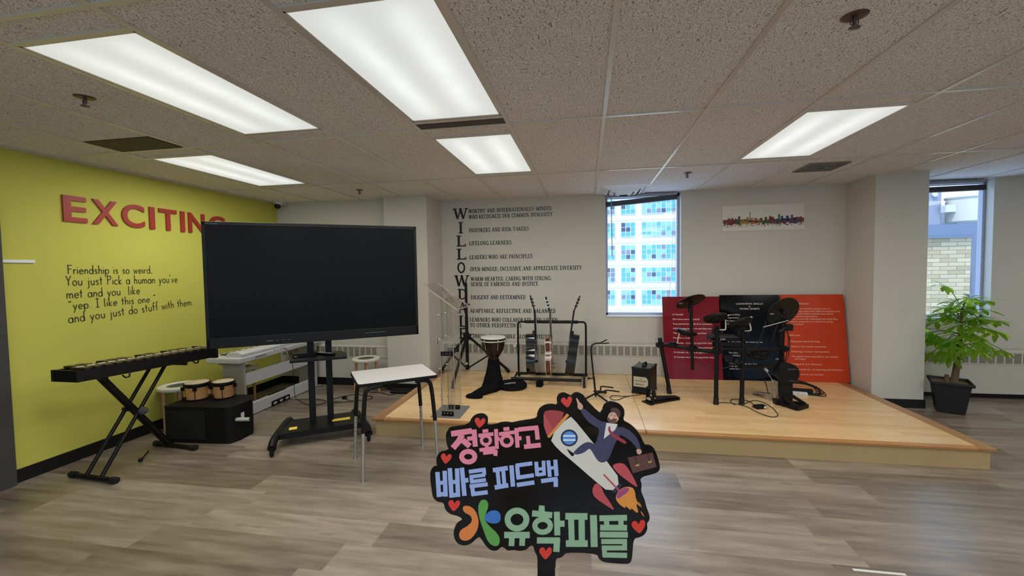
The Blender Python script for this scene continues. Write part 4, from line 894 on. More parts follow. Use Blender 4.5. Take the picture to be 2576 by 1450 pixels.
for k in range(6):
    a = k*1.047+0.05; ca, sa = math.cos(a), math.sin(a)
    m.tube([(cx+0.150*ca,cy+0.150*sa,ST+0.585),(cx+0.165*ca,cy+0.165*sa,ST+0.57),(cx+0.148*ca,cy+0.148*sa,ST+0.53),(cx+0.135*ca,cy+0.135*sa,ST+0.47)],0.0035,6)
m.build('tension_hooks', CHROME, t)
t2 = thing('drum_bag', 'crumpled black drum bag sleeve around the foot of the djembe', 'bag', (-1.10, 4.70, ST))
m = MB(); prof = [(0.112,0.0),(0.12,0.04),(0.105,0.12),(0.084,0.2),(0.070,0.29),(0.066,0.34)]; n = 30; vs = []
rr = random.Random(3)
for i, (r_, z) in enumerate(prof):
    for k in range(n):
        a = 2*math.pi*k/n; q = r_*(1+0.10*math.sin(a*5+i*1.3)*(1-i/6)+rr.uniform(-.02,.02)); drag = max(0, 1-z/0.14)
        vs.append((cx+q*math.cos(a)-0.02*drag, cy+q*math.sin(a)-0.05*drag, ST+z))
m.add(vs, [(i*n+k, i*n+(k+1) % n, (i+1)*n+(k+1) % n, (i+1)*n+k) for i in range(len(prof)-1) for k in range(n)], 0, True); m.build('gathered_sleeve', CLOTH, t2, recalc=True)
pth = smooth_path([(-1.07,4.70,ST+0.06),(-1.12,4.60,ST+0.055),(-1.16,4.52,ST+0.05),(-1.20,4.45,ST+0.045),(-1.235,4.40,ST+0.03)],2)
MB().tube(pth, [lerp(0.095,0.028,(i/(len(pth)-1)))*(1 if i < len(pth)-3 else 0.9) for i in range(len(pth))], 18).build('trailing_flap', CLOTH, t2)
for ob_ in (bpy.data.objects['trailing_flap'],):
    for v_ in ob_.data.vertices:
        zc = (PM[ob_.name] @ v_.co).z
        v_.co.z = max(0.002, (zc-ST)*0.62+0.004) if zc > ST else 0.002
m = MB().lathe([(0.055,0.003),(0.075,0.0),(0.085,0.02),(0.06,0.04),(0.001,0.045)], (-1.205,4.42,ST), 20, sx=1.15, sy=0.6); m.build('flap_end', CLOTH, t2)
t2 = thing('round_drum_bag', 'flat round black padded bag lying on the stage beside the djembe', 'bag', (-0.865, 4.86, ST))
MB().lathe([(0.15,0),(0.168,0.012),(0.172,0.04),(0.16,0.058),(0.10,0.066),(0.001,0.068)], (-0.865,4.86,ST), 36).build('padded_disc', CLOTH, t2); MB().lathe([(0.169,0.022),(0.1745,0.026),(0.169,0.030)], (-0.865,4.86,ST), 36).build('zip', BLACK, t2)
m = MB(); text_fit(m, 'LAMITO', -0.065, 0.065, -0.012, 0.02, Matrix.Translation((-0.875,4.785,ST+0.0685)) @ Matrix.Rotation(R(24),4,'Z') @ Matrix.Rotation(R(6),4,'X'), 0.01, 0.003); m.build('logo', mat('pale_logo', (190, 190, 192), 0.5), t2)

# ================================================================== GUITAR RACK AND GUITARS
t = thing('guitar_rack', 'black padded multi guitar rack standing on the stage by the wall', 'guitar rack', (-0.47, 5.15, ST))
xa, xb_ = -0.862, -0.018
pth = smooth_path([(xa,5.33,0.235),(xa-0.004,5.33,0.80),(xa,5.33,0.885),(xa+0.08,5.33,0.885),(xb_-0.08,5.33,0.885),(xb_,5.33,0.885),(xb_+0.004,5.33,0.80),(xb_,5.33,0.235)],3)
MB().tube(pth, 0.0125, 12).build('frame', SATIN, t); MB().tube([(xa+0.09,5.33,0.885),(xb_-0.09,5.33,0.885)],0.0195,14).build('top_pad', RUBBER, t)
MB().tube([(xa-0.03,5.30,0.232),(xb_+0.02,5.30,0.232)],0.018,14).build('rear_pad', RUBBER, t); MB().tube([(xa-0.04,5.0,0.240),(xb_-0.05,5.0,0.240)],0.018,14).build('front_pad', RUBBER, t)
for x in (xa-0.01, xb_-0.02):
    MB().tube(smooth_path([(x,5.42,ST+0.02),(x,5.33,0.235),(x,5.0,0.240),(x,4.95,ST+0.02)],2),0.0125,10).build('side_tube', SATIN, t)
    MB().cyl((x-0.014,4.945,ST+0.02),(x+0.014,4.945,ST+0.02),0.02,n=16).build('foot', RUBBER, t); MB().cyl((x-0.014,5.42,ST+0.02),(x+0.014,5.42,ST+0.02),0.02,n=16).build('foot', RUBBER, t)
def gbody(L, wu, ww, wl):
    half = [(0,0),(wl*0.55,0.008),(wl*0.9,0.07),(wl,0.17*L/0.5),(wl*0.93,0.24*L/0.5),(ww,0.32*L/0.5),(wu*0.98,0.40*L/0.5),(wu,0.44*L/0.5),(wu*0.75,0.49*L/0.5),(wu*0.3,L),(0,L)]
    pts = half+[(-a, b_) for a, b_ in half[-2:0:-1]]
    return [tuple(p) for p in smooth_path([Vector((a, b_, 0)) for a, b_ in pts], 2, True)]
def guitar(name, label, loc, lean_x, lean_y, side, L, th, wl, wu, ww, nl, bm, arch, mats):
    # local: z along the neck, y across the body, x through it; the strings face side * x
    rot = Matrix.Rotation(lean_x, 3, 'Y') @ Matrix.Rotation(lean_y, 3, 'X')
    t = thing(name, label, 'guitar', loc, 0, None, rot)
    TG = Matrix(((0,0,1,0),(1,0,0,0),(0,1,0,0),(0,0,0,1)))
    out = [(p[0], p[1]) for p in gbody(L, wu, ww, wl)]
    MB().prism(out, -th/2, th/2, 0, TG, True).build('body', mats[0], t, 0.004, False)
    if mats[1]:
        MB().ribbon(out, 0.006, th/2-0.004, th/2+0.0012, 0, TG, True).ribbon(out, 0.006, -th/2-0.0012, -th/2+0.004, 0, TG, True).build('binding', mats[1], t, 0, False)
    s = side*th/2
    if arch:
        sc = [(p[0]*0.93, 0.02+p[1]*0.93) for p in out]; MB().prism(sc, min(s, s+side*0.012), max(s, s+side*0.012), 0, TG).build('carved_top', mats[2], t, 0.006, False)
        m = MB(); 
        for k in range(4): m.cyl((s+side*0.012, 0.10+0.03*(k % 2), 0.08+0.05*(k//2)), (s+side*0.035, 0.10+0.03*(k % 2), 0.08+0.05*(k//2)), 0.010, n=12)
        m.build('control_knobs', mat('amber_knob', (190, 170, 130), 0.3), t, 0, False)
        MB().box((min(s+side*.012, s+side*.026), -0.035, 0.22), (max(s+side*.012, s+side*.026), 0.035, 0.255)).box((min(s+side*.012, s+side*.026), -0.035, 0.33), (max(s+side*.012, s+side*.026), 0.035, 0.365)).build('pickups', mat('pickup_cover', (170, 168, 160), 0.3, metal=0.8), t, 0.002, False)
    else:
        MB().cyl((s, 0, L*0.66), (s+side*0.001, 0, L*0.66), 0.05, n=24).build('soundhole', mat('hole_dark', (6, 5, 5), 0.9), t, 0, False)
    MB().box((min(s, s+side*0.012), -0.075, L*0.30), (max(s, s+side*0.012), 0.075, L*0.345)).build('bridge', mats[3], t, 0.003, False)
    MB().prism([(-0.028,L-0.06),(0.028,L-0.06),(0.0225,L+nl),(-0.0225,L+nl)], min(s-side*0.009, s+side*0.006), max(s-side*0.009, s+side*0.006), 0, TG).build('neck', mats[4], t, 0.004, False)
    MB().prism([(-0.04,L-0.05),(0.04,L-0.05),(0.022,L+0.035),(-0.022,L+0.035)], min(s-side*0.034, s-side*0.008), max(s-side*0.034, s-side*0.008), 0, TG).build('heel', mats[4], t, 0.008, False)
    MB().prism([(-0.027,L*0.74),(0.027,L*0.74),(0.022,L+nl),(-0.022,L+nl)], min(s+side*0.006, s+side*0.010), max(s+side*0.006, s+side*0.010), 0, TG).build('fretboard', mats[3], t, 0, False)
    HT = Matrix.Translation((s-side*0.003, 0, L+nl)) @ Matrix.Rotation(-side*R(13), 4, 'Y')
    MB().prism([(-0.024,0),(0.024,0),(0.036,0.05),(0.033,0.165),(0.012,0.185),(-0.012,0.185),(-0.033,0.165),(-0.036,0.05)], -0.008, 0.008, 0, HT @ TG).build('headstock', mats[5], t, 0.002, False)
    m = MB()
    for k in range(3):
        for a in (-1, 1):
            z = 0.05+k*0.042; m.cyl((0, a*0.034, z), (0, a*0.060, z), 0.0035, n=8, T=HT); m.box((-0.012, a*0.060-0.005, z-0.008), (0.012, a*0.060+0.005, z+0.008), 0, HT); m.cyl((-0.016, a*0.02, z), (0.020, a*0.02, z), 0.005, n=8, T=HT)
    m.build('tuning_pegs', mats[6], t, 0, False)
    m = MB()
    for k in range(6):
        y = -0.0375+k*0.015; m.tube([(s+side*0.018, y*0.7, L*0.33), (s+side*0.016, y*0.45, L+nl)], 0.0008, 4)
    m.build('strings', STEEL, t, 0, False)
    return t
EB = mat('ebony', (13, 11, 11), 0.5, spec=0.2); MAH = mat('walnut_side', (74, 34, 22), 0.2, var=0.2, coat=0.4); BIND = mat('cream_binding', (224, 206, 164), 0.4); SUN = mat('sunburst_top', (128, 74, 36), 0.15, var=0.3, vscale=4, coat=0.5); MAP = mat('dark_neck', (70, 46, 30), 0.35)
G1 = mat('gloss_black_guitar', (11, 11, 12), 0.10, coat=0.5); G3 = mat('satin_black_guitar', (16, 17, 22), 0.32)
guitar('acoustic_guitar', 'gloss black acoustic guitar on the left of the guitar rack', (-0.655, 5.13, 0.262), R(-2.5), R(-7.5), 1, 0.50, 0.105, 0.20, 0.145, 0.12, 0.29, 0, False, (G1, None, None, EB, EB, G1, SATIN))
guitar('electric_guitar', 'brown guitar with cream edge binding in the middle of the guitar rack', (-0.452, 5.13, 0.258), R(-2.0), R(-7.5), 1, 0.455, 0.062, 0.17, 0.13, 0.105, 0.32, 0, True, (MAH, BIND, SUN, EB, MAP, EB, CHROME))
guitar('acoustic_guitar', 'satin black acoustic guitar leaning right on the guitar rack', (-0.215, 5.13, 0.262), R(8.5), R(-7.5), -1, 0.50, 0.108, 0.20, 0.145, 0.12, 0.29, 0, False, (G3, None, None, EB, EB, G3, SATIN))
# dark soft case foot between the guitars
tag(MB().prism([(-0.60,4.92),(-0.53,4.90),(-0.51,5.0),(-0.56,5.03)], ST, ST+0.06).build('cloth_bundle', CLOTH, None, 0.015), 'small black cloth bundle under the front of the guitar rack', 'bag')

# ================================================================== SINGLE GUITAR STAND
t = thing('guitar_stand', 'empty black guitar stand with curved neck on the stage centre', 'guitar stand', (0.087, 4.55, ST))
MB().tube([(0.085,4.56,ST+0.02),(0.066,4.56,0.40)],0.0105,12).build('lower_tube', SATIN, t)
MB().tube(smooth_path([(0.066,4.56,0.38),(0.038,4.56,0.68),(0.042,4.56,0.735),(0.085,4.56,0.757),(0.135,4.56,0.760)],3),0.0085,12).build('upper_tube', SATIN, t)
MB().cyl((0.066,4.545,0.39),(0.02,4.545,0.385),0.006,n=8).sph((0.015,4.545,0.385),0.013).build('height_knob', BLACK, t)
MB().tube(smooth_path([(0.205,4.60,0.790),(0.165,4.575,0.775),(0.125,4.555,0.760),(0.16,4.54,0.760),(0.222,4.52,0.768)],2),0.0065,8).build('neck_fork', RUBBER, t)
MB().tube([(0.124,4.55,0.757),(0.122,4.545,0.70)],0.002,6).tube([(0.122,4.545,0.70),(0.114,4.543,0.665),(0.122,4.54,0.655),(0.130,4.543,0.665)],0.003,6,closed=True).build('retaining_strap', GREY, t)
MB().tube(smooth_path([(0.06,4.56,0.245),(0.12,4.56,0.245),(0.14,4.53,0.27),(0.13,4.50,0.315),(0.17,4.48,0.322),(0.262,4.46,0.318)],3),0.0075,10).tube(smooth_path([(0.10,4.57,0.245),(0.17,4.60,0.232),(0.19,4.60,0.25),(0.25,4.59,0.25),(0.33,4.57,0.246)],3),0.0075,10).build('cradle', RUBBER, t)
for fx, fy in ((-0.06, 4.42), (0.235, 4.33), (0.195, 4.76)):
    MB().tube([(0.086,4.56,ST+0.055),(fx,fy,ST+0.012)],0.0095,10).build('leg', SATIN, t); MB().cyl((fx,fy,ST),(fx,fy,ST+0.022),0.013,n=10).build('rubber_foot', RUBBER, t)

# ================================================================== SMALL AMPLIFIER
t = thing('guitar_amplifier', 'small black guitar amplifier with paper label on the stage', 'amplifier', (0.622, 4.88, ST), R(-22))
MB().box((-0.10,-0.135,0.012),(0.10,0.145,0.292)).build('cabinet', mat('black_tolex', (15, 15, 16), 0.5, bump=0.4, bscale=200), t, 0.004, False)
MB().box((-0.093,-0.14,0.02),(0.093,-0.135,0.285)).build('grille_cloth', mat('amp_grille', (13, 13, 14), 0.9, bump=0.5, bscale=300), t, 0, False)
m = MB()
for a in (-1, 1):
    for y in (-0.128, 0.138):
        for z in (0.016, 0.284): m.box((a*0.092-0.011, y-0.012, z-0.012), (a*0.092+0.011, y+0.012, z+0.012))
m.build('corner_protectors', RUBBER, t, 0.004, False)
MB().box((-0.085,-0.12,0.2925),(0.085,0.13,0.2945)).build('top_panel', mat('top_gloss', (22, 26, 34), 0.12), t, 0, False)
MB().tube(smooth_path([(0.0,-0.06,0.293),(0.0,-0.05,0.318),(0.0,0.07,0.318),(0.0,0.08,0.293)],2),0.011,10).build('handle', RUBBER, t, 0, False)
for a in (-1, 1):
    for y in (-0.11, 0.14): MB().cyl((a*0.06,y,0),(a*0.06,y,0.013),0.012,n=10).build('foot', RUBBER, t, 0, False)
lb = MB().prism([(-0.08,0.085),(0.05,0.085),(0.076,0.11),(0.076,0.165),(0.055,0.195),(-0.08,0.195)], 0, 0.002, 0, TB(-0.14)).build('paper_label', mat('label_paper', (182, 172, 148), 0.6), t, 0, False)
m = MB(); ra = random.Random(5)
for z_, n_, h_, x_ in ((0.172, 1, 0.012, 0.0), (0.152, 12, 0.008, -0.062), (0.140, 10, 0.003, -0.05), (0.112, 9, 0.013, -0.06)):
    for k in range(n_): m.box((x_+k*0.0105, z_-h_/2*ra.uniform(.6, 1), 0.0021), (x_+k*0.0105+ra.uniform(.005, .009), z_+h_/2*ra.uniform(.6, 1), 0.0026), 0, TB(-0.14))
m.build('label_writing', VINYL, lb, 0, False)
cable('amplifier_cable', 'thin black cable looping out from under the small amplifier', [(0.57,4.74,ST+0.005),(0.46,4.68,ST+0.005),(0.38,4.65,ST+0.005),(0.27,4.68,ST+0.005),(0.225,4.60,ST+0.005),(0.26,4.50,ST+0.005),(0.33,4.53,ST+0.005),(0.39,4.64,ST+0.005),(0.44,4.66,ST+0.005)], 0.0035)

# ================================================================== HI-HAT PEDAL
t = thing('hi_hat_pedal', 'black foot pedal controller on the stage in front of the amplifier', 'pedal', (0.72, 4.52, ST), math.atan2(0.19, 0.33))
MB().prism([(-0.13,-0.055),(0.24,-0.035),(0.24,0.035),(-0.13,0.055)], 0.0, 0.018).build('base', BLACK, t, 0.004, False)
MB().prism([(-0.05,0.05),(0.235,0.022),(0.24,0.03),(-0.05,0.062)], -0.034, 0.034, 0, Matrix(((1,0,0,0),(0,0,1,0),(0,1,0,0),(0,0,0,1)))).build('foot_board', SATIN, t, 0.004, False)
m = MB()
for a in (-1, 1): m.prism([(-0.125,0.0),(-0.105,0.0),(-0.085,0.14),(-0.115,0.14)], a*0.045-0.006, a*0.045+0.006, 0, Matrix(((1,0,0,0),(0,0,1,0),(0,1,0,0),(0,0,0,1)))); m.tube([(-0.06,a*0.045,0.015),(-0.09,a*0.045,0.14)],0.006,8)
for z in (0.03, 0.065, 0.10, 0.135): m.box((-0.125+z*0.15,-0.045,z-0.006),(-0.108+z*0.15,0.045,z+0.006))
m.build('tower', BLACK, t, 0.002, False)
MB().cyl((-0.10,0,0.05),(-0.09,0,0.13),0.012,n=12).build('spring', CHROME, t, 0, False); MB().box((-0.128,-0.03,0.035),(-0.125,0.03,0.055)).build('label', mat('pale_plate', (180,180,176), 0.5), t, 0, False)
MB().box((-0.16,-0.07,0),(-0.11,0.07,0.012)).build('toe_plate', RUBBER, t, 0.004, False)

# ================================================================== ELECTRONIC DRUM KIT
t = thing('electronic_drum_kit', 'black electronic drum kit with pads and cymbals on a tube rack', 'drum kit', (1.5, 4.65, ST))
LEGS = [((0.880,4.835,ST),(0.785,4.87,0.765)), ((1.265,4.51,ST),(1.275,4.53,0.955)), ((1.513,4.54,ST),(1.531,4.56,0.925)), ((1.99,4.86,ST),(1.99,4.80,0.94))]
for a, c in LEGS:
    a = Vector(a); c = Vector(c); MB().tube([a+Vector((0,0,0.03)), c], 0.0205, 14).build('rack_leg', SATIN, t)
    d = (c-a).normalized(); MB().tube([a, a+d*0.07], [0.026, 0.0245], 14).build('rubber_foot', RUBBER, t); MB().tube([c-d*0.01, c+d*0.008], 0.0225, 14).build('end_cap', RUBBER, t)
for a, c in (((0.795,4.865,0.705),(1.272,4.53,0.685)), ((1.272,4.53,0.725),(1.531,4.56,0.725)), ((1.531,4.56,0.70),(1.99,4.80,0.69)), ((1.51,4.56,0.54),(1.985,4.82,0.52))): MB().tube([a, c], 0.0185, 14).build('cross_bar', SATIN, t)
def clamp(p, r=0.033, h=0.06): 
    x, y, z = p; m = MB().cyl((x,y,z-h/2),(x,y,z+h/2),r,n=12).box((x-r-0.015,y-0.02,z-h*0.35),(x+r+0.02,y+0.02,z+h*0.35)).cyl((x,y-r-0.03,z),(x,y-r,z),0.008,n=8); m.build('clamp', BLACK, t, 0.003)
for p in ((0.79,4.862,0.70),(1.273,4.53,0.70),(1.531,4.56,0.70),(1.99,4.80,0.69),(0.905,4.79,0.715),(1.075,4.665,0.70),(1.276,4.53,0.90),(1.532,4.56,0.88),(1.99,4.81,0.52),(1.70,4.65,0.66)): clamp(p)
# cymbals
def cymbal(c, nrm, r, pole):
    q = Vector(nrm).normalized().to_track_quat('Z','Y').to_matrix().to_4x4(); TT_ = Matrix.Translation(Vector(c)) @ q
    cy_ = MB().lathe([(0.001,-0.002),(r*0.3,-0.006),(r*0.97,-0.016),(r,-0.018),(r,-0.012),(r*0.96,-0.008),(r*0.3,0.002),(r*0.18,0.018),(0.001,0.024)], (0,0,0), 40, 0, TT_).build('cymbal_pad', mat('cymbal_rubber', (15, 14, 16), 0.42), t)
    MB().cyl((0,0,-0.03),(0,0,0.045),0.006,n=10,T=TT_).lathe([(0.012,0.022),(0.012,0.034),(0.001,0.036)],(0,0,0),12,0,TT_).lathe([(0.001,-0.05),(0.02,-0.045),(0.022,-0.02),(0.001,-0.018)],(0,0,0),12,0,TT_).build('wing_nut', SATIN, cy_)
    m = MB().cyl((r*0.62,-0.02,-0.020),(r*0.62+0.04,-0.02,-0.020),0.008,n=8,T=TT_).build('trigger_jack', STEEL, cy_)
cymbal((1.049,4.66,1.202), (-0.30,0.55,1), 0.150, None)
MB().tube([(1.054,4.66,1.19),(1.077,4.66,0.478)],0.0165,12).build('cymbal_pole', SATIN, t); MB().tube([(1.049,4.662,1.205),(1.054,4.66,1.12)],0.008,8).build('cymbal_rod', STEEL, t)
MB().cyl((1.052,4.66,1.13),(1.053,4.66,1.08),0.026,n=12).build('tilter', BLACK, t)
cymbal((1.962,4.76,1.085), (-0.5,1.7,0.9), 0.165, None)
MB().tube([(1.966,4.80,1.05),(1.86,4.80,0.66)],0.011,10).build('cymbal_pole', SATIN, t); MB().tube([(1.79,4.77,0.915),(1.90,4.78,0.945),(2.03,4.78,0.985)],0.006,8).build('boom_rod', STEEL, t)
MB().box((2.0,4.76,0.88),(2.07,4.82,0.945)).cyl((1.95,4.79,0.86),(2.04,4.79,0.93),0.022,n=12).cyl((1.97,4.80,0.72),(1.97,4.80,0.88),0.026,n=12).build('clamp', BLACK, t, 0.004)
def pad(name, c, nrm, r, th=0.03):
    q = Vector(nrm).normalized().to_track_quat('Z','Y').to_matrix().to_4x4(); TT_ = Matrix.Translation(Vector(c)) @ q
    p_ = MB().lathe([(r*0.75,-th),(r*0.93,-th*0.8),(r,-th*0.3),(r,0.0),(r*0.97,0.006),(r*0.9,0.004)], (0,0,0), 36, 0, TT_).build(name, BLACK, t)
    MB().lathe([(0.001,0.0048),(r*0.9,0.003)], (0,0,0), 36, 0, TT_).build('playing_surface', mat('pad_rubber', (22, 22, 24), 0.5), p_, recalc=False)
    MB().lathe([(r*0.55,-th-0.012),(r*0.58,-th),(0.001,-th-0.014)][:2], (0,0,0), 24, 0, TT_).build('underside', BLACK, p_)
pad('tom_pad', (1.238,4.45,1.05), (-0.10,0.52,1), 0.112); pad('tom_pad', (1.462,4.45,1.003), (-0.32,0.55,1), 0.112)
MB().lathe([(0.1,-0.002),(0.1125,0.0),(0.1125,0.007),(0.1,0.007)], (0,0,0), 36, 0, Matrix.Translation((1.238,4.45,1.05)) @ Vector((-0.10,0.52,1)).normalized().to_track_quat('Z','Y').to_matrix().to_4x4()).build('tom_rim', RUBBER, t)
ROD = mat('white_steel_rod', (232, 230, 224), 0.3, metal=0.4)
for p in ([(1.350,4.46,1.06),(1.332,4.46,1.03),(1.342,4.47,0.93),(1.325,4.48,0.922),(1.276,4.52,0.922)], [(1.560,4.46,1.05),(1.545,4.46,1.02),(1.572,4.47,0.925),(1.555,4.48,0.916),(1.532,4.54,0.905)]): MB().tube(smooth_path(p,1),0.0065,10).build('pad_rod', ROD, t)
for p in ((1.352,4.455,1.065),(1.563,4.455,1.050)): MB().lathe([(0.006,0),(0.018,0.004),(0.016,0.014),(0.001,0.018)],(p[0],p[1],p[2]-0.006),10).build('wing_bolt', CHROME, t)
pad('hi_hat_pad', (1.035,4.74,0.868), (0.22,0.10,1), 0.105, 0.035)
MB().tube([(0.94,4.72,0.90),(0.975,4.70,0.885),(1.08,4.70,0.865)],0.014,12).build('pad_handle', mat('window_sheen_blue', (96,108,140), 0.25), t)  # blue reflection of the window put into this part's colour
MB().tube(smooth_path([(0.945,4.74,0.868),(0.965,4.75,0.855),(0.958,4.76,0.80),(0.945,4.76,0.735)],2),0.006,8).build('pad_rod', ROD, t)
t_m = MB().prism([(4.50,0.800),(4.66,0.800),(4.68,0.842),(4.50,0.838)], 0, 0.26, 0, Matrix(((0,0,1,1.228),(1,0,0,0.06),(0,1,0,0),(0,0,0,1)))); md = t_m.build('sound_module', BLACK, t, 0.004)
MB().box((1.315,4.556,0.808),(1.362,4.5585,0.828)).box((1.228,4.558,0.8375),(1.486,4.5595,0.840)).build('module_label', GREY, md)
MB().box((1.24,4.55,0.745),(1.52,4.57,0.79)).build('module_plate', SATIN, t, 0.003)
pad('snare_pad', (1.72,4.74,0.66), (0.05,-0.25,1), 0.13, 0.04)
MB().cyl((1.44,4.47,0.62),(1.49,4.55,0.55),0.02,n=12).box((1.36,4.50,0.60),(1.42,4.56,0.66)).cyl((1.60,4.62,0.70),(1.66,4.66,0.64),0.02,n=12).build('pad_holder', BLACK, t, 0.003)
for pts in ([(1.32,4.50,0.78),(1.30,4.50,0.70),(1.36,4.48,0.60),(1.46,4.50,0.565),(1.52,4.54,0.60),(1.58,4.58,0.70)], [(1.00,4.72,0.84),(1.02,4.68,0.70),(1.08,4.64,0.60),(1.20,4.56,0.52),(1.34,4.50,0.53),(1.46,4.50,0.60)],
            [(2.02,4.80,0.88),(2.06,4.81,0.80),(2.055,4.80,0.70),(2.03,4.78,0.60),(1.99,4.74,0.56)], [(2.01,4.80,0.90),(2.045,4.80,0.84),(2.04,4.80,0.72),(2.015,4.78,0.62),(1.98,4.72,0.57)],
            [(1.36,4.45,1.04),(1.375,4.46,0.99),(1.37,4.47,0.94),(1.44,4.49,0.93),(1.53,4.53,0.93)], [(1.82,4.78,0.98),(1.78,4.76,0.86),(1.74,4.74,0.74),(1.66,4.68,0.70)], [(1.40,4.60,0.80),(1.50,4.62,0.74),(1.64,4.70,0.60),(1.70,4.70,0.48),(1.80,4.74,0.38),(1.86,4.80,0.20)]):
    MB().tube(smooth_path(pts,3),0.0042,6).build('pad_cable', CAB, t)

# kick tower and kick pedal
t = thing('kick_drum_pad', 'black kick drum pad tower with round head and splayed feet on the stage', 'drum pad', (1.92, 4.50, ST))
HT = Matrix.Translation((1.91,4.51,0.505)) @ Matrix.Rotation(R(6),4,'Z') @ Matrix.Rotation(R(90),4,'X')
MB().lathe([(0.082,-0.085),(0.094,-0.07),(0.098,0.034),(0.094,0.042)],(0,0,0),36,0,HT).lathe([(0.001,0.0435),(0.0938,0.0422)],(0,0,0),36,0,HT,smooth=False).build('pad_head', BLACK, t)
m = MB(); text_fit(m, 'Roland', -0.015, 0.055, 0.038, 0.055, HT, 0.01, 0.0, 0.0445, 0); text_fit(m, 'V-Drums', -0.005, 0.05, -0.072, -0.060, HT, 0.01, 0.0, 0.0445, 0)
m.build('pad_lettering', mat('silver_print', (104, 104, 104), 0.5), t)
MB().prism([(-0.055,0.0),(0.05,0.0),(0.046,0.26),(-0.05,0.26)], -0.02, 0.03, 0, Matrix.Translation((1.91,4.53,ST+0.015)) @ Matrix.Rotation(R(6),4,'Z') @ Matrix.Rotation(R(90),4,'X')).build('tower', BLACK, t, 0.006)
def slab(m, a, c, w, th):
    a = Vector(a); c = Vector(c); d = (c-a); q = d.to_track_quat('X','Z').to_matrix().to_4x4(); m.box((0,-w/2,-th/2),(d.length,w/2,th/2),0,Matrix.Translation(a) @ q)
m = MB(); slab(m,(1.93,4.52,0.30),(2.08,4.53,ST+0.03),0.035,0.03); slab(m,(1.88,4.50,0.27),(1.95,4.41,ST+0.03),0.035,0.03); slab(m,(1.95,4.40,ST+0.02),(2.09,4.51,ST+0.02),0.035,0.035); slab(m,(1.90,4.62,ST+0.03),(2.07,4.55,ST+0.02),0.03,0.03); slab(m,(1.86,4.56,ST+0.03),(1.95,4.40,ST+0.02),0.03,0.03)
m.build('splayed_feet', BLACK, t, 0.003)
MB().box((1.83,4.55,ST),(1.92,4.63,ST+0.05)).build('pedal_clamp', BLACK, t, 0.004)
t = thing('kick_pedal', 'silver bass drum pedal with upright beater behind the kick pad', 'pedal', (1.82, 4.75, ST))
MB().tube([(1.855,4.70,ST+0.012),(1.735,4.875,ST+0.012),(1.885,4.90,ST+0.012)],0.006,8).build('base_frame', CHROME, t)
for x in (1.855, 1.905): MB().tube([(x,4.70,ST+0.01),(x,4.72,ST+0.20)],0.008,10).build('post', CHROME, t)
MB().tube([(1.85,4.72,ST+0.19),(1.91,4.72,ST+0.19)],0.008,10).cyl((1.87,4.72,ST+0.18),(1.87,4.72,ST+0.21),0.02,n=14).build('axle', STEEL, t)
MB().tube([(1.875,4.72,ST+0.19),(1.815,4.73,0.462)],0.0042,8).build('beater_rod', CHROME, t); MB().tube([(1.792,4.735,0.482),(1.806,4.735,0.485),(1.822,4.735,0.462)],0.013,10).build('beater', mat('white_felt', (216,214,208), 0.8), t)
MB().prism([(0,0),(0.20,0.0),(0.20,0.012),(0,0.012)],-0.03,0.03,0,Matrix.Translation((1.86,4.74,ST+0.05)) @ Matrix.Rotation(R(115),4,'Z') @ Matrix.Rotation(R(10),4,'Y') @ Matrix.Rotation(R(90),4,'X')).build('foot_board', STEEL, t, 0.003)
MB().tube([(1.90,4.72,ST+0.02),(1.90,4.72,ST+0.18)],0.007,8).build('spring', STEEL, t)
# cables and adapter
cable('kit_cable', 'thin black cable looping over the stage in front of the drum legs', [(1.30,4.56,ST+0.005),(1.43,4.56,ST+0.005),(1.54,4.45,ST+0.006),(1.56,4.30,ST+0.005),(1.63,4.16,ST+0.005),(1.72,4.20,ST+0.005),(1.76,4.40,ST+0.005),(1.755,4.58,ST+0.005),(1.70,4.69,ST+0.005),(1.60,4.62,ST+0.005),(1.53,4.52,ST+0.007)], 0.0035)
cable('kit_cable', 'short black cable ring on the stage around the second drum leg', [(1.44,4.50,ST+0.005),(1.42,4.57,ST+0.005),(1.45,4.68,ST+0.005),(1.55,4.70,ST+0.005),(1.625,4.62,ST+0.008),(1.61,4.50,ST+0.008),(1.58,4.45,ST+0.008)], 0.0035)
t = thing('power_adapter', 'black power adapter with white label lying among the stage cables', 'adapter', (1.64, 4.43, ST), R(15))
MB().box((-0.05,-0.03,0),(0.05,0.03,0.034)).build('brick', BLACK, t, 0.005, False); MB().box((0.022,-0.0312,0.008),(0.045,-0.0302,0.028)).build('label', WHITE, t, 0, False)
rr = random.Random(11)
for k in range(7):
    a = Vector((2.08+rr.random()*0.1, 5.0+rr.random()*0.15, ST+0.02)); e = Vector((2.42+rr.random()*0.08, 4.86+rr.random()*0.18, ST+0.006))
    mid = [a, Vector((2.2+rr.random()*0.1, 5.20+rr.random()*0.15, ST+0.05+rr.random()*0.05)), Vector((2.45+rr.random()*0.08, 5.18+rr.random()*0.12, ST+0.03+rr.random()*0.02)), e, Vector((2.25+rr.random()*.1, 4.95+rr.random()*.08, ST+0.006)), Vector((2.12, 4.98, ST+0.008+k*0.003))]
    o = MB().tube(smooth_path(mid,3),0.0045,6).build('tangled_cable', CAB); tag(o, 'black cable in the tangle on the stage right of the kick pad', 'cable', 'tangled cables beside the kick pad')
t = thing('power_strip', 'white power strip with black adapters in the cable tangle by the orange board', 'power strip', (2.22, 4.95, ST), R(-12))
MB().box((-0.09,-0.024,0),(0.07,0.024,0.032)).build('strip_body', WHITE, t, 0.005, False); MB().box((-0.06,0.03,0.0),(0.13,0.08,0.055)).build('adapter_block', BLACK, t, 0.006, False)
m = MB()
for k in range(3): m.cyl((-0.06+k*0.045,-0.0245,0.018),(-0.06+k*0.045,-0.024,0.018),0.004,n=8)
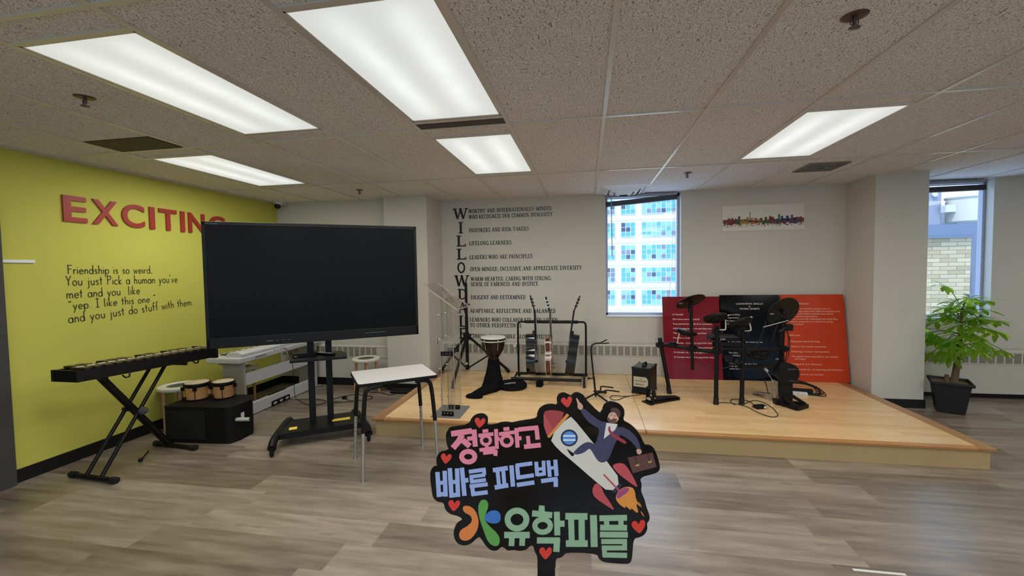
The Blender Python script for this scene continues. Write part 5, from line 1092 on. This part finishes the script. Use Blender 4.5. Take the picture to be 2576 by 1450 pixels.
m.build('sockets', BLACK, t, 0, False); MB().box((-0.09,0.02,0.03),(-0.08,0.03,0.085)).build('white_plug', WHITE, t, 0.002, False)

# ================================================================== THREE BOARDS
def board(name, label, b0, b1, t0, t1, mt, lines, inkm):
    # corners: bottom left, bottom right, top left, top right (front face)
    bl, br, tl, tr = map(Vector, (b0, b1, t0, t1))
    u = (br-bl).normalized(); vup = ((tl-bl)-u*((tl-bl).dot(u))).normalized(); n = u.cross(vup)      # n points to the viewer (-y)
    if n.y > 0: n = -n
    wd = ((br-bl).length+(tr-tl).length)/2; hg = (tl-bl).length
    T = Matrix(((u.x,vup.x,n.x,bl.x),(u.y,vup.y,n.y,bl.y),(u.z,vup.z,n.z,bl.z),(0,0,0,1)))
    t = thing(name, label, 'board', bl)
    MB().box((0,0,-0.028),(wd,hg,0),0,T).build('panel', mt, t, 0.002)
    for s, x0, x1, z, h in lines:
        m = MB(); text_fit(m, s, x0*wd, x1*wd, z*hg, z*hg+h, T, 0.022, 0, 0.0008, 0, True); m.build('text_line', inkm, t)
    return t
RI = mat('cream_ink', (226, 206, 192), 0.5); OI = mat('pink_ink', (226, 170, 140), 0.5); BI = mat('grey_ink', (176, 174, 174), 0.5)
H0 = 0.018
rl = [('O Canada!',.17,.36,.772,H0),('Our home and native land!',.17,.64,.714,H0),('True patriot love in all of us command.',.17,.86,.656,H0),('With glowing hearts, we see thee rise,',.17,.85,.600,H0),('The True North strong and free!',.17,.75,.544,H0),
      ('From far and wide,',.17,.50,.486,H0),('O Canada, we stand on guard for thee.',.17,.85,.425,H0),('God keep our land glorious and free!',.17,.84,.370,H0),('O Canada, we stand on guard for thee.',.17,.87,.312,H0),('O Canada, we stand on guard for thee.',.17,.87,.255,H0)]
board('poster_board', 'dark red board with an anthem in white letters leaning on the back wall', (0.945,5.47,ST), (1.618,5.49,ST), (0.935,5.655,1.174), (1.619,5.66,1.192), board_mat('red_gloss', (122, 18, 30)), rl, RI)
bl_ = [('LEARNING SKILLS',.27,.72,.885,.022),('&',.48,.51,.855,.018),('WORK HABITS',.32,.66,.825,.022),('Responsibility',.10,.33,.758,H0),('Organization',.10,.31,.722,H0),('Independent Work',.10,.37,.686,H0),('Collaboration',.10,.32,.650,H0),
       ('Be the change you want to see',.10,.68,.438,H0),('in the world.',.10,.32,.408,H0),('The best preparation for tomorrow is',.10,.78,.310,H0),('doing your best today.',.17,.56,.280,H0),('J.R.',.87,.93,.245,H0),('We can change our lives.',.10,.58,.185,H0),('We can do, have, and be exactly',.10,.72,.155,H0),('what we wish.',.10,.36,.125,H0)]
board('poster_board', 'black board titled learning skills and work habits behind the drums', (1.628,5.49,ST), (2.31,5.51,ST), (1.625,5.66,1.192), (2.310,5.665,1.197), mat('black_gloss_board', (7, 7, 9), 0.15, spec=0.12), bl_, BI)
ol = [('School Mission',.09,.44,.885,.022),('To provide an inclusive environment to',.09,.78,.827,H0),('engage young adults from different backgrounds',.09,.93,.797,H0),('to reach their fullest potential and achieve',.09,.82,.768,H0),('their academic aspirations.',.09,.57,.738,H0),('We aim to provide challenging and rewarding',.09,.88,.708,H0),('academic programs in a warm and caring',.09,.80,.678,H0),('environment.',.09,.34,.648,H0),
      ('We are:',.09,.27,.520,.020),('Passionate about learning',.11,.57,.450,H0),('Active in the school community',.11,.67,.392,H0),('Nurturing of others and ourselves.',.11,.72,.334,H0),('Thoughtful and respectful in our actions',.11,.84,.278,H0),('and ideas',.16,.33,.250,H0),('Engaged in our education',.11,.58,.192,H0),('Responsible for our learning and decisions',.11,.90,.132,H0),('Supportive of one another',.11,.60,.076,H0)]
board('poster_board', 'orange board about the school mission leaning beside the right column', (2.325,5.505,ST), (3.025,5.535,ST), (2.318,5.665,1.194), (3.005,5.665,1.200), board_mat('orange_gloss', (196, 66, 34)), ol, OI)
# ================================================================== PLANT
t = thing('potted_plant', 'leafy money tree in a square black pot by the right window', 'plant', (3.73, 5.14, 0), R(-28))
PB = mat('pot_black', (20, 21, 24), 0.5)
def sq(r, z): return [(-r,-r,z),(r,-r,z),(r,r,z),(-r,r,z)]
rings = sq(0.105,0)+sq(0.140,0.295)+sq(0.160,0.295)+sq(0.162,0.325)+sq(0.148,0.328)+sq(0.140,0.285)
MB().add(rings, [(3,2,1,0)]+[(i*4+k, i*4+(k+1) % 4, (i+1)*4+(k+1) % 4, (i+1)*4+k) for i in range(5) for k in range(4)]).build('pot', PB, t, 0.006, False, recalc=False)
MB().add(sq(0.143,0.298), [(0,1,2,3)]).build('soil', mat('brown_soil', (120, 92, 66), 0.95, var=0.5, vscale=50, bump=1.0, bscale=60), t, 0, False, recalc=False)
BARK = mat('bark', (96, 78, 58), 0.9, var=0.3, vscale=30, bump=0.8, bscale=50)
pth = smooth_path([(0.03,0,0.29),(0.045,0.01,0.45),(0.06,0.03,0.60),(0.075,0.05,0.74),(0.08,0.07,0.90),(0.085,0.09,1.08)],2)
MB().tube(pth,[lerp(0.034,0.008,i/(len(pth)-1)) for i in range(len(pth))],12).cyl((-0.02,0.0,0.29),(-0.025,0.0,0.38),0.03,0.018,8).build('trunk', BARK, t, 0, False)
def leaf_mat(name, c, tr):
    m = bpy.data.materials.new(name); m.use_nodes = True; nt = m.node_tree; b = nt.nodes['Principled BSDF']; b.inputs['Base Color'].default_value = lin(c); b.inputs['Roughness'].default_value = 0.38
    tc = nt.nodes.new('ShaderNodeTexCoord'); nz = nt.nodes.new('ShaderNodeTexNoise'); nz.inputs['Scale'].default_value = 5; nt.links.new(tc.outputs['Object'], nz.inputs['Vector'])
    mx0 = nt.nodes.new('ShaderNodeMix'); mx0.data_type = 'RGBA'; l = lin(c); mx0.inputs['A'].default_value = (l[0]*.6, l[1]*.65, l[2]*.6, 1); mx0.inputs['B'].default_value = (min(1, l[0]*1.4), min(1, l[1]*1.35), l[2]*1.4, 1)
    nt.links.new(nz.outputs['Fac'], mx0.inputs['Factor']); nt.links.new(mx0.outputs['Result'], b.inputs['Base Color'])
    t_ = nt.nodes.new('ShaderNodeBsdfTranslucent'); t_.inputs[0].default_value = lin(tr); mx = nt.nodes.new('ShaderNodeMixShader'); mx.inputs[0].default_value = 0.62
    o = nt.nodes['Material Output']; nt.links.new(b.outputs[0], mx.inputs[1]); nt.links.new(t_.outputs[0], mx.inputs[2]); nt.links.new(mx.outputs[0], o.inputs[0]); return m
LF = leaf_mat('leaf_green', (58, 108, 46), (215, 250, 70))
rl_ = random.Random(21); lv = MB(); st = MB()
def leaflet(base, d, L, wd, up):
    d = d.normalized(); s = d.cross(up)
    if s.length < 1e-3: return
    s.normalize(); n = s.cross(d); vs = []; fs = []
    prof = [(0,0.04),(0.2,0.55),(0.5,1.0),(0.75,0.8),(0.92,0.35),(1.0,0.02)]
    for f, w in prof:
        c_ = base+d*(L*f)-n*(L*0.22*f*f)
        vs += [c_-s*wd*w+n*0.10*wd*w*1.5, c_, c_+s*wd*w+n*0.10*wd*w*1.5]
    for i in range(len(prof)-1):
        a = i*3; fs += [(a,a+1,a+4,a+3),(a+1,a+2,a+5,a+4)]
    lv.add(vs, fs, 0, True)
for k in range(66):
    fz = rl_.random(); up_ = fz > 0.42; z0_ = lerp(0.66, 1.08, fz)
    a = rl_.uniform(0, 2*math.pi); el = rl_.uniform(-0.30, 0.35) if not up_ else rl_.uniform(0.0, 1.1); ln = rl_.uniform(0.16, 0.36)*(1.0 if not up_ else 0.85)
    d = Vector((math.cos(a)*math.cos(el), math.sin(a)*math.cos(el)*0.85, math.sin(el)))
    b0 = Vector((lerp(0.07,0.085,fz), lerp(0.04,0.09,fz), z0_))
    tip = b0+d*ln+Vector((0,0,-0.05*math.cos(el)))
    # keep the crown clear of the column on its left and the wall behind
    wp = PM[t.name] @ tip
    if wp.x < 3.66: tip = PM[t.name].inverted() @ Vector((3.66+rl_.random()*0.05, min(wp.y, 5.45), wp.z))
    wp = PM[t.name] @ tip
    if wp.y > 5.45: tip = PM[t.name].inverted() @ Vector((wp.x, 5.45, wp.z))
    st.tube(smooth_path([b0, (b0+tip)/2+Vector((0,0,0.04)), tip],1),0.0035,5)
    dd = (tip-b0).normalized(); nl = rl_.choice((5,6,6,7))
    for j in range(nl):
        aa = (j-(nl-1)/2)*R(48); sdir = Vector((-dd.y, dd.x, 0))
        if sdir.length < 0.1: sdir = Vector((1,0,0))
        sdir.normalize(); ld = (dd*math.cos(aa)+sdir*math.sin(aa)); ld.z = ld.z*0.5-(0.12 if up_ else 0.45)+rl_.uniform(-.15,.15)
        leaflet(tip, ld, rl_.uniform(0.11,0.18), rl_.uniform(0.020,0.029), Vector((0,0,1)))
for v_ in range(len(lv.v)):
    p = PM[t.name] @ lv.v[v_]
    p.x = max(p.x, 3.56) if p.y > 5.12 else p.x; p.y = min(p.y, 5.60); lv.v[v_] = PM[t.name].inverted() @ p
lv.build('foliage', LF, t, 0, False, recalc=False); st.build('stems', mat('stem_green', (96,112,60), 0.6), t, 0, False)
tag(MB().box((1.32,2.360,0),(1.555,2.376,0.002)).build('floor_strip', mat('white_tape', (220,220,214), 0.5)), 'thin white strip lying on the floor in the right foreground', 'strip')

# ================================================================== HAND SIGN
K = 0.7/1076.17
rot = Matrix((CR, CU, -CF)).transposed()
SP = Vector((0,0,CAMZ))+CR*(82*K)+CU*(-490*K)+CF*0.7
t = thing('hand_sign', 'glossy black die cut cheering sign with a rocket, hearts and Korean lettering', 'sign', SP, 0, None, rot)
def A5(p): return ((1070+p[0]*.32415-1370)*K, (1215-980-p[1]*.32415)*K)
def A6(p): return ((1340+p[0]*.24836-1370)*K, (1215-980-p[1]*.24836)*K)
OUT = [(165,330),(190,293),(338,277),(355,225),(400,193),(450,188),(485,210),(487,250),(480,280),(560,270),(585,258),(640,254),(670,262),(760,243),(868,228),(866,190),(888,145),(930,120),(990,114),(1026,124),(1018,75),(1032,38),(1070,24),(1108,34),(1130,52),(1155,28),(1190,22),(1228,42),(1250,82),(1290,122),(1345,178),(1368,180),(1385,125),(1412,100),(1455,92),(1505,110),(1543,148),(1547,195),(1532,242),(1600,275),(1660,335),(1705,440),(1740,430),(1782,462),(1822,590),(1818,632),(1785,655),(1662,684),(1682,742),(1672,790),(1700,850),(1716,915),(1740,975),(1742,1015),(1718,1040),(1726,1085),(1700,1132),(1660,1152),(1614,1158),(1606,1318),(1588,1352),(1550,1358),(1390,1346),(1345,1318),(1332,1276),(1090,1266),(1072,1296),(1040,1312),(1012,1314),(1010,1420),(868,1420),(872,1300),(848,1262),(838,1212),(808,1218),(786,1248),(730,1256),(680,1246),(640,1256),(606,1226),(585,1226),(556,1256),(506,1252),(468,1215),(440,1170),(415,1140),(362,1196),(310,1216),(258,1206),(224,1162),(217,1100),(240,1048),(296,1014),(256,984),(188,970),(150,930),(144,880),(98,876),(62,850),(48,790),(34,655),(52,606),(98,598),(84,570),(90,512),(125,486),(158,480),(184,470),(164,430),(158,360)]
out = [tuple(p)[:2] for p in smooth_path([Vector((*A5(p),0)) for p in OUT],2,True)]
SIGNB = mat('sign_gloss_black', (7,7,8), 0.06, spec=0.5)
MB().prism(out, -0.004, 0.0, 0).build('board', SIGNB, t, 0.0008, False)
hx0, hx1 = A5((872,0))[0], A5((1010,0))[0]; hy = A5((0,1400))[1]
MB().box((hx0,hy-0.16,-0.009),(hx1,hy+0.03,-0.004)).build('handle', BLACK, t, 0.002, False)
ZL = [0.0003]
def layer(): ZL[0] += 0.000014; return ZL[0]
def strokes(name, S, m, par=t, F=A5):
    b = MB(); h_ = layer()
    for s in S:
        h_ += 0.000009
        if s[0] == 'o':
            _, cx, cy, rx, ry, w = s; P_ = [F((cx+(rx-w/2)*math.cos(a*math.pi/16), cy+(ry-w/2)*math.sin(a*math.pi/16))) for a in range(32)]; b.ribbon(P_, w*.32415*K, 0, h_, 0, None, True)
        else:
            w = s[0]; b.ribbon([F(p) for p in s[1:]], w*.32415*K, 0, h_)
    ZL[0] = h_; return b.build(name, m, par, 0, False)
PINK = mat('sign_pink', (226,132,152), 0.45); BLUE = mat('sign_blue', (150,170,218), 0.45); GRN = mat('sign_mint_foil', (150,186,150), 0.30, metal=0.25, var=0.25, vscale=9)
strokes('lettering_pink', [(44,(200,346),(362,322)),(46,(285,352),(262,400),(214,456)),(44,(290,395),(345,442)),(38,(378,312),(388,445)),(32,(325,384),(380,378)),('o',333,523,70,60,38),
  (26,(444,326),(488,320)),(28,(412,360),(528,346)),('o',470,396,47,45,24),(26,(476,432),(478,466)),(28,(420,472),(540,454)),(30,(548,308),(556,462)),(28,(556,386),(578,384)),(30,(448,494),(560,482)),(30,(548,478),(543,516)),
  (28,(606,310),(652,304)),(28,(572,348),(692,332)),('o',632,400,54,52,27),(32,(706,300),(716,452)),(30,(716,382),(746,378)),
  (34,(722,312),(876,296)),(34,(862,296),(872,390)),(30,(796,362),(802,428)),(36,(766,446),(896,432))], PINK)
strokes('lettering_blue', [(34,(94,642),(106,835)),(34,(150,632),(158,832)),(30,(95,728),(155,722)),(32,(102,816),(158,812)),(34,(190,612),(204,840)),(34,(246,614),(254,834)),(30,(192,722),(250,716)),(32,(204,822),(254,818)),(34,(284,608),(304,826)),(34,(300,708),(334,704)),
  (30,(338,640),(468,622)),(30,(454,618),(458,664)),(28,(344,680),(464,664)),(28,(356,676),(360,716)),(28,(348,718),(470,702)),(30,(344,754),(484,736)),(32,(366,768),(372,822)),(32,(358,814),(484,798)),
  (34,(524,628),(640,610)),(30,(560,630),(572,752)),(30,(604,622),(614,745)),(34,(538,762),(644,744)),(34,(668,590),(680,754)),
  (30,(700,592),(830,574)),(32,(712,592),(722,692)),(30,(708,686),(842,666)),(32,(710,742),(846,722)),
  (30,(860,562),(868,672)),(28,(916,554),(922,668)),(24,(862,622),(918,614)),(26,(866,664),(922,656)),(30,(954,552),(966,678)),(32,(1008,546),(1018,672)),(24,(960,612),(1010,606)),(32,(898,712),(1026,694)),(34,(1012,694),(1012,756))], BLUE)
strokes('lettering_green', [('o',711,1010,96,92,46),(48,(612,1130),(810,1130)),(44,(672,1140),(668,1215)),(44,(754,1140),(750,1213)),
  (30,(884,938),(926,938)),(40,(880,920),(924,924)),(46,(828,962),(984,976)),('o',910,1058,80,70,40),(46,(1020,950),(1024,1132)),(46,(1030,1042),(1080,1042)),(46,(866,1172),(1044,1172)),(48,(1022,1160),(1016,1260)),
  (50,(1086,984),(1258,986)),(46,(1130,990),(1136,1200)),(48,(1212,990),(1214,1200)),(50,(1090,1196),(1260,1196)),(54,(1304,976),(1310,1222)),
  (44,(1350,1000),(1564,996)),(40,(1404,1004),(1408,1070)),(40,(1516,1004),(1518,1070)),(44,(1356,1072),(1564,1074)),(44,(1354,1126),(1570,1128)),(38,(1364,1180),(1564,1180)),(36,(1546,1172),(1546,1236)),(36,(1368,1230),(1564,1230)),(36,(1388,1222),(1390,1292)),(38,(1376,1284),(1564,1288))], GRN)
def patch(name, pts, m, F=A5, it=2, par=t):
    P_ = [tuple(p)[:2] for p in smooth_path([Vector((*F(p),0)) for p in pts],it,True)] if it else [F(p) for p in pts]
    return MB().prism(P_, 0, layer()).build(name, m, par, 0, False)
HM = mat('sign_heart_red', (206,60,48), 0.45)
for cx, cy, s, a in ((1098,102,44,-8),(422,262,42,8),(160,540,42,8),(222,905,46,6),(1655,1070,54,-6),(932,1275,50,2)):
    H = [(0,0.95),(-0.55,0.35),(-1.0,-0.25),(-0.95,-0.75),(-0.55,-1.0),(-0.15,-0.85),(0,-0.35),(0.3,-0.9),(0.7,-1.05),(1.0,-0.75),(0.95,-0.2),(0.5,0.45)]
    ca, sa = math.cos(R(a)), math.sin(R(a)); patch('heart', [(cx+s*(x*ca-y*sa), cy+s*(x*sa+y*ca)) for x, y in H], HM, A5, 1)
lg_ = patch('logo_orange', [(286,905),(345,903),(395,945),(418,1030),(400,1105),(345,1170),(285,1174),(258,1135),(272,1090),(330,1060),(366,1020),(352,975),(300,955)], mat('sign_orange',(214,126,62),0.45))
patch('logo_green', [(412,890),(440,852),(480,862),(492,900),(470,960),(458,1010),(500,1065),(562,1120),(582,1170),(566,1215),(525,1214),(485,1180),(462,1120),(440,1060),(420,1000),(410,940)], mat('sign_green',(92,154,72),0.45))
patch('logo_blue', [(452,1000),(480,955),(530,935),(572,948),(588,985),(578,1030),(535,1042),(480,1030)], mat('sign_logo_blue',(58,112,184),0.45))
# rocket
rb_ = patch('rocket_body', [(372,264),(430,318),(490,392),(560,478),(660,600),(740,715),(898,926),(782,1050),(600,900),(420,742),(250,602),(166,492)], mat('rocket_white',(206,202,190),0.45), A6, 1)
patch('rocket_nose', [(108,228),(160,210),(250,212),(340,240),(148,476),(112,370)], mat('rocket_red',(160,62,64),0.45), A6, 1)
patch('rocket_nose_shade', [(112,240),(205,400),(148,470),(112,370)], mat('rocket_red_light',(184,78,78),0.45), A6, 0)
patch('rocket_band', [(345,243),(370,262),(168,492),(146,476)], mat('rocket_orange',(212,140,70),0.45), A6, 0)
patch('rocket_fin', [(798,772),(868,742),(932,755),(985,830),(1040,930),(1064,996),(1000,955),(900,880),(850,835)], mat('fin_red',(184,76,80),0.45), A6, 1)
patch('rocket_fin', [(642,942),(604,1000),(606,1060),(650,1110),(740,1172),(834,1232),(782,1140),(722,1060),(695,985)], mat('fin_red',(184,76,80),0.45), A6, 1)
patch('rocket_tail', [(872,952),(905,968),(835,1048),(800,1036)], mat('navy',(44,44,72),0.5), A6, 0)
patch('flame', [(836,1090),(870,1020),(940,985),(1010,992),(1034,1030),(1042,1110),(1098,1200),(1040,1140),(1076,1268),(985,1190),(1000,1230),(930,1170),(944,1210),(860,1150)], mat('flame_orange',(216,140,60),0.45), A6, 1)
patch('flame_glow', [(842,1085),(872,1022),(935,990),(985,1000),(950,1050),(905,1075),(870,1110)], mat('flame_purple',(150,72,120),0.45), A6, 2)
patch('flame_spark', [(1066,1130),(1090,1160),(1106,1202),(1080,1170)], MATS['flame_orange'], A6, 1); patch('flame_spark', [(1088,1228),(1112,1252),(1134,1296),(1102,1262)], MATS['flame_orange'], A6, 1)
b = MB(); b.ribbon([A6((718,860)),A6((884,1034))], 17*.24836*K, 0, layer()); b.build('rocket_seam', MATS['fin_red'], t, 0, False)
def disc(name, c, r, m, F=A6):
    P_ = [F((c[0]+r*math.cos(k*math.pi/18), c[1]+r*math.sin(k*math.pi/18))) for k in range(36)]; return MB().prism(P_, 0, layer()).build(name, m, t, 0, False)
disc('porthole_rim', (369,490), 86, mat('navy',(44,44,72),0.5)); disc('porthole', (369,490), 66, mat('porthole_blue',(84,140,204),0.3))
for y in (470, 512): patch('porthole_stripe', [(308,y-10),(432,y-10),(434,y+8),(306,y+8)], mat('pale_blue',(206,220,236),0.4), A6, 0)
# the riding man
SUIT = mat('suit_navy',(62,60,88),0.5); SKIN = mat('cartoon_skin',(206,158,136),0.5)
patch('man_suit', [(742,330),(870,372),(905,430),(838,530),(795,640),(776,690),(742,732),(688,742),(648,710),(608,640),(574,590),(520,640),(440,662),(408,640),(445,600),(505,548),(570,526),(632,560),(650,500),(680,400),(610,362),(540,310),(478,206),(512,182),(600,262),(690,325)], SUIT, A6, 1)
patch('man_sleeve', [(862,372),(960,400),(1040,468),(1078,540),(1094,606),(1062,612),(1010,540),(950,490),(880,455)], SUIT, A6, 1)
patch('man_hand', [(436,92),(450,86),(474,130),(500,150),(512,182),(486,212),(452,188),(456,150)], SKIN, A6, 1); patch('man_hand', [(1044,606),(1092,600),(1106,645),(1060,662)], SKIN, A6, 1)
patch('man_shirt', [(745,336),(858,352),(835,405),(718,500),(730,420)], mat('shirt_white',(214,210,204),0.5), A6, 0)
patch('man_tie', [(764,376),(786,370),(782,412),(850,468),(950,524),(940,556),(880,524),(800,476),(762,420)], mat('tie_red',(150,52,62),0.5), A6, 1)
patch('man_face', [(776,232),(840,226),(872,290),(850,335),(790,345),(752,300)], SKIN, A6, 1)
HB = mat('hair_brown',(74,52,44),0.6)
patch('man_hair', [(782,212),(802,180),(862,190),(895,240),(872,290),(848,262),(842,240),(805,222)], HB, A6, 1)
patch('man_beard', [(750,282),(790,286),(838,296),(858,296),(842,336),(800,346),(758,322)], mat('beard_brown',(106,70,54),0.6), A6, 1)
patch('man_smile', [(775,284),(812,290),(798,302),(780,298)], MATS['shirt_white'], A6, 1)
b = MB(); b.ribbon([A6((784,252)),A6((800,256))], 6*.248*K, 0, layer()); b.ribbon([A6((820,262)),A6((836,266))], 6*.248*K, 0, layer()); b.build('man_eyes', HB, t, 0, False)
patch('man_ear', [(848,288),(870,284),(868,308),(850,312)], SKIN, A6, 1)
patch('man_shoe', [(343,594),(372,618),(428,652),(400,682),(366,640)], BLACK, A6, 1)
patch('briefcase', [(958,690),(1212,640),(1252,782),(1012,846)], mat('case_brown',(92,58,54),0.5), A6, 0)
for c_ in ((1058,764),(1184,730)): patch('briefcase_clasp', [(c_[0]-18,c_[1]-6),(c_[0]+16,c_[1]-14),(c_[0]+18,c_[1]+6),(c_[0]-16,c_[1]+14)], mat('clasp_gold',(196,150,80),0.4), A6, 0)
b = MB()
for q in (((1034,678),(1054,760)),((1160,654),(1182,726))): b.ribbon([A6(q[0]),A6(q[1])], 14*.248*K, 0, layer())
b.build('briefcase_strap', mat('case_dark',(62,38,36),0.5), t, 0, False)
